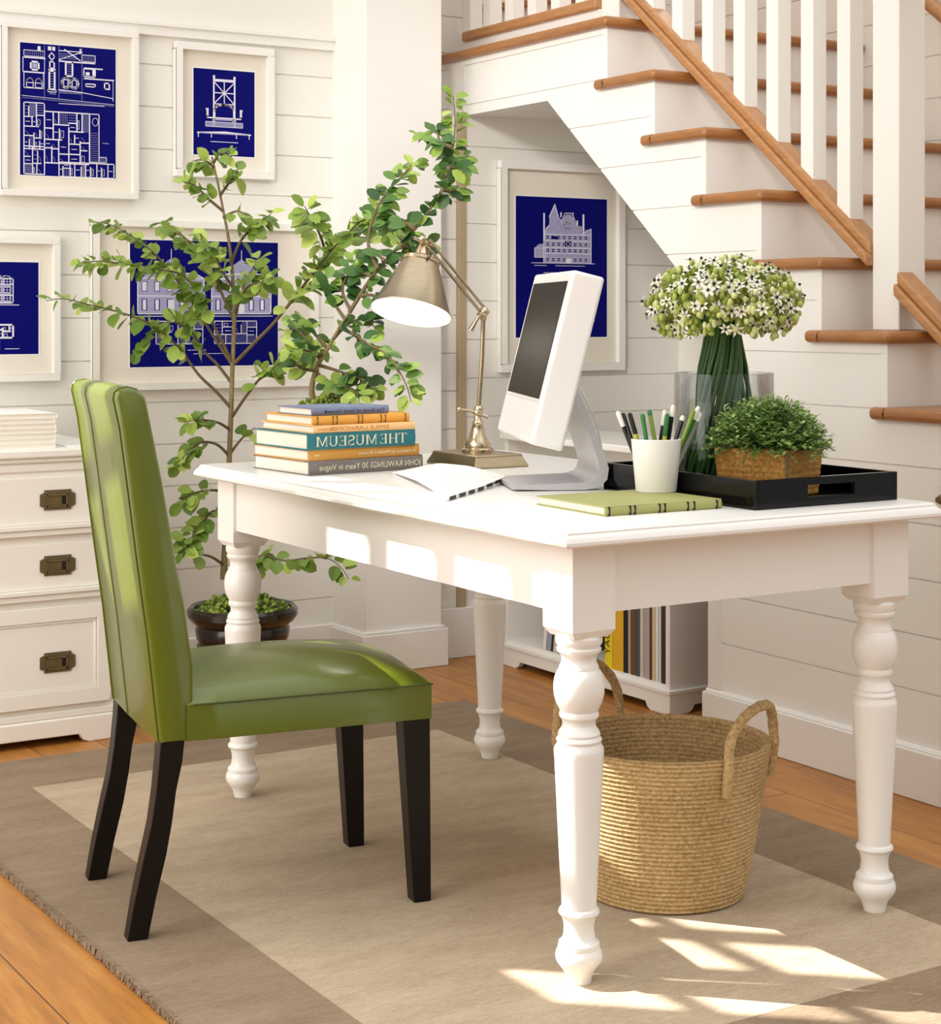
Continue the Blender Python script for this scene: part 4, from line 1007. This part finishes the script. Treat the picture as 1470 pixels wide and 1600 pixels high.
def leaf(mb, p, d, nrm, L, w, fold=.25, mi=0):
    d = d.normalized(); e = d.cross(nrm)
    if e.length < 1e-3: e = d.orthogonal()
    e.normalize(); n2 = e.cross(d).normalized()
    f_ = n2 * fold * w
    pr = ((.0, .0), (.14, .30), (.36, .49), (.62, .50), (.84, .33), (1.0, .0))
    ctr = [p + d * L * t - n2 * L * .12 * t * t for t, _ in pr]
    vs = list(ctr) + [ctr[k] + e * w * pr[k][1] + f_ * pr[k][1] for k in range(1, 5)] + [ctr[k] - e * w * pr[k][1] + f_ * pr[k][1] for k in range(1, 5)]
    fs = []
    for o_ in (6, 10):
        fs += [(0, o_, 1), (1, o_, o_ + 1, 2), (2, o_ + 1, o_ + 2, 3), (3, o_ + 2, o_ + 3, 4), (4, o_ + 3, 5)]
    mb.add(vs, fs, mi)
hb = MB(); sm = MB(); r4 = random.Random(9); hc = Vector((0, 0, hh))
for k in range(620):
    th_ = r4.uniform(0, 2 * PI); rr_ = math.sqrt(r4.random()); 
    base = Vector((rr_ * .062 * math.cos(th_), rr_ * .062 * math.sin(th_), hh - .004))
    out = Vector((math.cos(th_), math.sin(th_), 0)); 
    tip = Vector((out.x * rr_ * .118, out.y * rr_ * .118, hh + (.092 * math.sqrt(max(0, 1 - rr_ ** 2.4)) - .030 * rr_ ** 3) * r4.uniform(.72, 1.05)))
    tip += Vector((r4.uniform(-.012, .012), r4.uniform(-.012, .012), 0))
    mid_ = (base + tip) / 2 + out * .008 * rr_ + Vector((0, 0, .012))
    sm.tube([base, mid_, tip], .0007, 4)
    for j in range(9):
        s = .35 + .65 * j / 8; p = (base * (1 - s) + mid_ * s) * (1 - s) + (mid_ * (1 - s) + tip * s) * s
        a = r4.uniform(0, 2 * PI); dd = Vector((math.cos(a), math.sin(a), r4.uniform(-.1, .9))); leaf(hb, p, dd, Vector((0, 0, 1)), r4.uniform(.009, .0145), .0062)
hb.build('foliage', HERB, plant, local=True, smooth=0); sm.build('stalks', STEMG, plant, local=True)

# ------------------------------------------------------------------ basket
bc = Vector((2.09, 2.67, GZ))
bk = thing('rope_basket', 'round coiled sisal basket with two rope handles under the desk', 'basket', bc)
mb = MB(); rows = 34; hB = .285; prof = [(0, 0), (.14, 0)]
def rB(t): return .150 + .050 * t ** .85
for k in range(rows):
    for j in range(5):
        t = (k + j / 5) / rows; prof.append((rB(t) - .004 + .0048 * math.sin(PI * (j + .5) / 5), .002 + t * hB))
prof += [(rB(1), hB + .003), (rB(1) - .006, hB + .005), (rB(1) - .012, hB + .001)]
for k in range(rows - 1, 0, -1):
    for j in range(4):
        t = (k + 1 - (j + .5) / 4) / rows; prof.append((rB(t) - .011 - .0035 * math.sin(PI * (j + .5) / 4), .002 + t * hB))
prof += [(.138, .01), (0, .01)]
mb.lathe(prof, 72, bc); mb.build('basket_body', ROPE, bk, smooth=60)
def handle(a0, h, sp=28):
    mid_a = R(a0); pts = []
    for j in range(21):
        s = j / 20; ang = mid_a + R(sp) * math.cos(PI * s) ; z = hB + .002 + h * math.sin(PI * s) ** .8 if 0 < s < 1 else hB
        rr_ = .205 - .008 * math.sin(PI * s)
        pts.append((bc.x + rr_ * math.cos(ang), bc.y + rr_ * math.sin(ang), bc.z + z))
    e0 = [(bc.x + (rB(.75) + .007) * math.cos(mid_a + R(sp)), bc.y + (rB(.75) + .007) * math.sin(mid_a + R(sp)), bc.z + hB * .78)]
    e1 = [(bc.x + (rB(.75) + .007) * math.cos(mid_a - R(sp)), bc.y + (rB(.75) + .007) * math.sin(mid_a - R(sp)), bc.z + hB * .78)]
    mb = MB(); P = e0 + pts + e1
    mb.tube(P, [.0088 + .0013 * (i % 2) for i in range(len(P))], 10); mb.build('handle', ROPE, bk, smooth=60)
handle(-66, .085); handle(112, .125, 34)

# ------------------------------------------------------------------ bookcase under the stairs
bcx0, bcx1, bcy0, bcy1, bct = 3.035, 3.36, 3.855, 4.69, .727
case = thing('bookcase', 'low white bookcase under the stairs filled with upright books', 'bookcase', (3.2, 4.27, 0))
for y0, y1 in ((bcy0, bcy0 + .019), (bcy1 - .019, bcy1)):
    mb = MB(); mb.box(bcx0, bcx1, y0, y1, .062, bct - .02); mb.build('side_panel', WHITE, case, bevel=.002)
mb = MB(); mb.box(bcx0 - .012, bcx1, bcy0 - .012, bcy1 + .012, bct - .02, bct); mb.build('top', WHITE, case, bevel=.004)
mb = MB(); mb.box(bcx1 - .012, bcx1, bcy0 + .019, bcy1 - .019, .08, bct - .02); mb.build('back_panel', WHITE, case)
for z in (.08, .392):
    mb = MB(); mb.box(bcx0 + .003, bcx1 - .012, bcy0 + .019, bcy1 - .019, z - .018, z); mb.build('shelf', WHITE, case)
mb = MB(); a, b = bcy0 - .008, bcy1 + .008
P = [(a, 0), (a + .085, 0), (a + .10, .008), (a + .108, .022), (b - .108, .022), (b - .1, .008), (b - .085, 0), (b, 0), (b, .064), (a, .064)]
mb.prism(P, bcx0 - .008, bcx0 + .012, 'x')
a, b = bcx0 - .008, bcx1
P = [(a, 0), (a + .07, 0), (a + .082, .008), (a + .09, .022), (b - .09, .022), (b - .082, .008), (b - .07, 0), (b, 0), (b, .064), (a, .064)]
P = [(x + (.0006 if k in (0, 9) else 0), z) for k, (x, z) in enumerate(P)]; mb.prism(P, bcy0 - .0086, bcy0 + .012, 'y'); mb.prism(P, bcy1 - .012, bcy1 + .0086, 'y')
mb.box(bcx0 - .012, bcx1, bcy0 - .012, bcy1 + .012, .056, .068)
mb.build('base', WHITE, case, bevel=.002)
def shelf_book(y0, t, h, d, col, lab, lean=0, text=None, zs=.08):
    """upright book, spine to -x at the shelf front"""
    b = thing('shelf_book', lab, 'book', (bcx0 + .006, y0, zs), 0, 'books on the low bookcase'); b.rotation_euler = (R(lean), 0, 0)
    m = mat('book_cloth_' + col.strip('#'), col, .6); c = .002
    mb = MB(); mb.box(0, d, 0, c, 0, h); mb.box(0, d, t - c, t, 0, h); mb.prism([(0, 0), (-.002, t * .25), (-.003, t * .5), (-.002, t * .75), (0, t), (.003, t), (.003, 0)], 0, h, 'z')
    mb.build('cover', m, b, local=True); mb = MB(); mb.box(.003, d - .004, c, t - c, .003, h - .003); mb.build('pages', PAGES, b, local=True)
    if text:
        mb = MB(); add_text(mb, text[0], t * .95, lambda x, z: (-.0036, t * .5 + z, text[1] + x), 0); mb.build('title', BLACKM, b, local=True, smooth=0)
cols_ = [(.024, .285, '#3a2622', 'dark brown book at the near end of the bookcase shelf'), (.012, .27, '#d6ddd6', 'thin pale grey-green book beside the dark brown one'), (.012, .268, '#f0efe8', 'thin white book two from the near end of the shelf'),
         (.014, .275, '#dcc49a', 'tan book beside the thin white ones'), (.010, .28, '#5a3a22', 'thin chocolate brown book beside the tan one'), (.026, .27, '#b5a8a0', 'wide pinkish grey book in the middle of the shelf'), (.016, .268, '#cfc8c0', 'light grey book beside the pinkish grey one'),
         (.018, .262, '#4d5154', 'charcoal grey book near the yellow ones'), (.022, .26, '#6b4a2a', 'brown book beside the charcoal one'), (.012, .262, '#b3a98e', 'thin khaki book beside the brown one'), (.020, .258, '#141210', 'black book next to the golden yellow one'),
         (.052, .262, '#e6b020', 'thick golden yellow book on the shelf'), (.036, .20, '#f0d81c', 'short bright yellow book lettered in black')]
y = bcy0 + .0205
for t, h, c, lab in cols_:
    shelf_book(y, t, h, .21, c, lab, 0, ('YAO', .075) if c == '#f0d81c' else None); y += t + .0012
# leaning group at the far end
lg = [(.016, .23, '#efece6', 'white book leaning at the far end of the shelf'), (.026, .21, '#9a9fb0', 'grey-blue book leaning second from the far end'), (.010, .18, '#22242a', 'thin black book in the leaning group'), (.022, .18, '#ddd3c0', 'beige book in the leaning group'), (.022, .17, '#2f8f86', 'teal book in the leaning group'), (.014, .16, '#2a2c2c', 'dark grey book at the near end of the leaning group')]
y = 4.485
for t, h, c, lab in lg:
    shelf_book(y - t, t, h, .19, c, lab, 9); y -= t / math.cos(R(9)) + .001

# ------------------------------------------------------------------ potted trees
r5 = random.Random(21)
def moss(mb, c, rx, n, rs, hgt):
    for k in range(n):
        a = r5.uniform(0, 2 * PI); q = math.sqrt(r5.random()) * rx
        p = Vector((c[0] + q * math.cos(a), c[1] + q * math.sin(a), c[2] + hgt * (1 - (q / rx) ** 2) * r5.uniform(.5, 1)))
        for j in range(7):
            a2 = r5.uniform(0, 2 * PI); p2 = p + Vector((rs * .8 * math.cos(a2), rs * .8 * math.sin(a2), r5.uniform(-.3, .6) * rs)); mb.sphere(p2, rs * r5.uniform(.3, .5), 6, 4)
def path(pts, d0, d1):
    """branch through the photo's points, drifting from depth d0 to d1"""
    n = len(pts) - 1; out = []
    for i, (x, y) in enumerate(pts): out.append(at_d(x, y, d0 + (d1 - d0) * i / n))
    # smooth (Catmull-Rom)
    res = []
    for i in range(n):
        p0, p1, p2, p3 = out[max(0, i - 1)], out[i], out[i + 1], out[min(n, i + 2)]
        for k in range(5):
            t = k / 5; res.append(.5 * ((2 * p1) + (p2 - p0) * t + (2 * p0 - 5 * p1 + 4 * p2 - p3) * t * t + (3 * p1 - p0 - 3 * p2 + p3) * t ** 3))
    res.append(out[-1]); return res
def leafy(mb, pts, start, L, w, step, spread, young=None):
    total = sum((b - a).length for a, b in zip(pts[:-1], pts[1:])); acc = 0; nxt = total * start; side = 1
    for a, b in zip(pts[:-1], pts[1:]):
        seg = (b - a).length; d = (b - a).normalized()
        while nxt <= acc + seg:
            p = a + d * (nxt - acc); s = nxt / total
            for rep in range(spread):
                up = Vector((0, 0, 1)); sd = d.cross(up)
                if sd.length < .1: sd = RV.copy()
                sd.normalize(); a_ = r5.uniform(-.9, .9)
                dirv = (d * r5.uniform(.1, .8) + sd * side * math.cos(a_) + up * (math.sin(a_) * .9 - .15) - DV * r5.uniform(-.3, .5)).normalized()
                nrm = (up * .6 - DV * r5.uniform(.2, 1) + RV * r5.uniform(-.6, .6)).normalized()
                k = r5.uniform(.75, 1.15) * (1 - .25 * max(0, s - .8) / .2)
                st = p + dirv * L * .16
                leaf((young if young and s > .8 else mb), st, dirv, nrm, L * k, w * k, r5.uniform(.05, .5)); side = -side
            nxt += step * r5.uniform(.7, 1.3)
        acc += seg
def tree(root, trunk, tr, branches, D0, leafm, L, w, step):
    pts = path(trunk, D0, D0); n = len(pts)
    mb = MB(); mb.tube(pts, [tr * (1 - .75 * i / (n - 1)) for i in range(n)], 10); mb.build('trunk', BARK, root, smooth=60)
    lv = MB(); yl = MB()
    for b in branches:
        bp, dd, st, sp = b[:4]; P = path(bp, D0, D0 + dd); m = len(P)
        mb = MB(); mb.tube(P, [max(.0011, .0048 * (b[4] if len(b) > 4 else 1) * (1 - .8 * i / (m - 1))) for i in range(m)], 7); mb.build('branch', BARKD, root, smooth=60)
        leafy(lv, P, st, L, w, step, sp, yl)
    lv.build('foliage', leafm, root, smooth=60)
    if yl.v: yl.build('young_foliage', LEAF if leafm is LEAFD else leafm, root, smooth=0)
pc = Vector((2.052, 4.50, 0)); TD = 4.905
t1 = thing('potted_tree', 'tall young leafy tree in a dark glazed pot on the floor behind the desk', 'plant', pc)
mb = MB(); mb.lathe([(0, 0), (.085, 0), (.09, .012), (.100, .06), (.116, .13), (.112, .14), (.118, .15), (.126, .19), (.121, .2), (.127, .21), (.130, .235), (.126, .245), (.142, .258), (.152, .272), (.152, .288), (.144, .297), (.134, .292), (.128, .262), (0, .26)], 48, pc); mb.build('pot', POTM, t1, smooth=35)
mb = MB(); mb.lathe([(.128, .262), (.10, .285), (0, .295)], 32, pc, cap=False); mb.build('soil', SOIL, t1)
mb = MB(); moss(mb, (pc.x, pc.y, .275), .122, 150, .018, .05); mb.build('moss', MOSS, t1, smooth=60)
trunk1 = [(349, 905), (352, 850), (356, 790), (358, 720), (361, 640), (363, 575), (366, 500), (364, 440), (358, 380), (349, 330), (340, 285), (331, 245)]
br1 = [([(363, 640), (338, 612), (310, 585), (285, 550), (255, 520), (222, 500), (180, 486), (135, 475), (100, 467), (72, 470)], -.15, .30, 1),
       ([(363, 600), (340, 570), (318, 548), (296, 515), (262, 505), (215, 545)], -.05, .35, 2),
       ([(364, 572), (335, 528), (305, 480), (278, 440), (245, 400), (210, 372), (175, 352), (142, 346)], .05, .26, 2),
       ([(364, 568), (340, 520), (312, 465), (285, 430), (240, 420), (190, 412), (150, 408), (122, 412)], -.2, .3, 2),
       ([(365, 500), (345, 455), (325, 410), (298, 380), (270, 356), (252, 346)], .1, .28, 2),
       ([(364, 450), (345, 420), (330, 385), (310, 365)], -.1, .2, 2),
       ([(362, 410), (374, 380), (392, 358), (412, 343), (424, 334)], -.05, .35, 2),
       ([(366, 500), (378, 455), (392, 425), (408, 400)], .08, .2, 2), ([(366, 490), (385, 450), (410, 440), (430, 430)], -.1, .3, 2),
       ([(349, 330), (325, 310), (305, 290), (288, 285)], -.05, .3, 2), ([(344, 305), (362, 280), (372, 266)], .0, .2, 2), ([(349, 340), (372, 330), (395, 345)], -.05, .3, 1),
       ([(335, 262), (318, 250), (300, 252)], 0, .1, 2), ([(333, 255), (345, 240), (362, 245)], 0, .2, 2),
       ([(366, 568), (398, 535), (430, 502), (465, 458), (496, 418), (524, 384), (556, 352), (590, 322), (612, 300)], -.35, .34, 2, 1.2),
       ([(510, 402), (502, 372), (488, 345), (476, 322)], -.3, .2, 2), ([(540, 368), (575, 372), (610, 365), (640, 375)], -.35, .2, 1),
       ([(362, 652), (385, 618), (412, 585), (440, 566), (475, 548), (508, 540)], -.25, .34, 2),
       ([(360, 672), (340, 660), (312, 656), (288, 660)], -.1, .45, 2), ([(358, 712), (338, 694), (312, 692), (290, 712), (276, 732)], -.1, .4, 2),
       ([(360, 708), (378, 685), (398, 668)], .05, .5, 1), ([(356, 770), (335, 766), (305, 770), (280, 786)], -.1, .4, 2),
       ([(352, 885), (330, 870), (300, 862), (288, 840)], -.1, .5, 1), ([(354, 800), (330, 800), (315, 820), (298, 842), (286, 866)], -.12, .2, 2),
       ([(372, 900), (385, 880), (412, 868), (445, 876), (478, 872), (510, 872), (532, 886), (545, 905)], -.15, .2, 1, .8), ([(370, 905), (392, 890), (410, 880), (422, 866)], .0, .2, 2)]
tree(t1, trunk1, .0095, br1, TD, LEAF, .050, .033, .0128)
# tree on the desk
c2 = Vector((1.905, 3.688, DZ)); D2 = .527 * c2.x + .85 * c2.y
t2 = thing('potted_shrub', 'dark-leaved shrub with long arching branches in a mossy pot behind the book stack', 'plant', c2)
mb = MB(); mb.lathe([(0, 0), (.05, 0), (.053, .006), (.070, .10), (.074, .104), (.074, .118), (.069, .12), (.065, .108), (0, .106)], 36, c2); mb.build('pot', POTM, t2, smooth=35)
mb = MB(); mb.lathe([(.066, .107), (.05, .118), (0, .125)], 28, c2, cap=False); mb.build('soil', SOIL, t2)
mb = MB(); moss(mb, (c2.x, c2.y, DZ + .112), .078, 110, .014, .038); mb.build('moss', MOSS, t2, smooth=60)
trunk2 = [(490, 628), (487, 606), (496, 572), (512, 545), (530, 512), (548, 485)]
br2 = [([(546, 488), (562, 462), (582, 432), (602, 408), (625, 382), (648, 358), (670, 330), (688, 300), (700, 268), (708, 230), (711, 190), (708, 150)], .15, .12, 2, 1.1),
       ([(690, 296), (706, 300), (716, 290)], .1, .1, 2), ([(700, 262), (716, 262), (722, 245)], .15, .1, 2), ([(706, 230), (688, 222), (680, 205), (655, 215)], .15, .1, 2),
       ([(530, 512), (548, 520), (575, 538), (600, 552), (622, 578), (636, 605), (642, 628)], -.2, .15, 2), ([(497, 570), (530, 580), (562, 592), (590, 612)], -.1, .3, 2),
       ([(512, 545), (490, 520), (472, 505), (455, 492)], .1, .25, 2), ([(540, 500), (520, 470), (510, 440), (502, 425)], .05, .25, 2), ([(505, 555), (480, 548), (455, 545)], -.1, .3, 2),
       ([(562, 462), (585, 462), (605, 478), (618, 488)], .0, .15, 2), ([(582, 432), (560, 425), (545, 432)], .1, .2, 2), ([(625, 382), (648, 388), (668, 382)], .15, .2, 2),
       ([(602, 408), (585, 395), (572, 398)], .1, .2, 2), ([(500, 562), (478, 530), (462, 515), (445, 520)], .0, .2, 2), ([(520, 530), (545, 505), (570, 500), (590, 515)], .05, .2, 2), ([(548, 485), (535, 455), (545, 425), (560, 400)], .1, .2, 2), ([(497, 580), (470, 575), (450, 560)], -.05, .25, 2), ([(497, 585), (520, 600), (545, 605), (560, 618)], -.15, .25, 2), ([(648, 358), (625, 345), (600, 352)], .2, .2, 2), ([(590, 420), (575, 380), (585, 335), (605, 300), (635, 268), (650, 252)], .25, .3, 2)]
tree(t2, trunk2, .008, br2, D2, LEAFD, .040, .027, .0135)

# ------------------------------------------------------------------ light
def lamp_(name, kind, loc, energy, col, **k):
    d = bpy.data.lights.new(name, kind); o = bpy.data.objects.new(name, d); C.objects.link(o); o.location = loc; d.energy = energy; d.color = col
    for a, b in k.items(): setattr(d, a, b)
    return o
g = Vector((.75, -.66, -.966)).normalized()
s = lamp_('sun', 'SUN', (-3, 7, 6), 13.5, (1, .98, .95), angle=R(.33)); s.rotation_euler = g.to_track_quat('-Z', 'Y').to_euler()
a = lamp_('window_glow', 'AREA', (-.72, 2.9, 1.38), 98, (1, .995, .985), shape='RECTANGLE', size=3.8, size_y=2.7)
a.rotation_euler = Vector((1, -.03, -.08)).to_track_quat('-Z', 'Z').to_euler()
s2 = lamp_('alcove_fill_spot', 'SPOT', (-.55, .9, 3.0), 470, (1, .985, .96), spot_size=R(24), spot_blend=.7, shadow_soft_size=.35)  # unseen fill added to brighten the alcove, not a fixture of the room
s2.rotation_euler = (Vector((3.35, 4.85, 1.1)) - s2.location).to_track_quat('-Z', 'Y').to_euler()
w = bpy.data.worlds.new('room_light'); bpy.context.scene.world = w; w.use_nodes = True
nt = w.node_tree; bg = nt.nodes['Background']
tc = nt.nodes.new('ShaderNodeTexCoord'); sx = nt.nodes.new('ShaderNodeSeparateXYZ'); nt.links.new(tc.outputs['Generated'], sx.inputs[0])
cr = nt.nodes.new('ShaderNodeValToRGB'); nt.links.new(sx.outputs[2], cr.inputs['Fac'])
cr.color_ramp.elements[0].position = .15; cr.color_ramp.elements[0].color = (.25, .247, .24, 1); cr.color_ramp.elements[1].position = .9; cr.color_ramp.elements[1].color = (1, 1, .99, 1)
nt.links.new(cr.outputs['Color'], bg.inputs['Color']); bg.inputs['Strength'].default_value = 1.9
sc = bpy.context.scene; sc.view_settings.view_transform = 'Standard'; sc.view_settings.look = 'None'; sc.view_settings.exposure = 0; sc.view_settings.gamma = 1
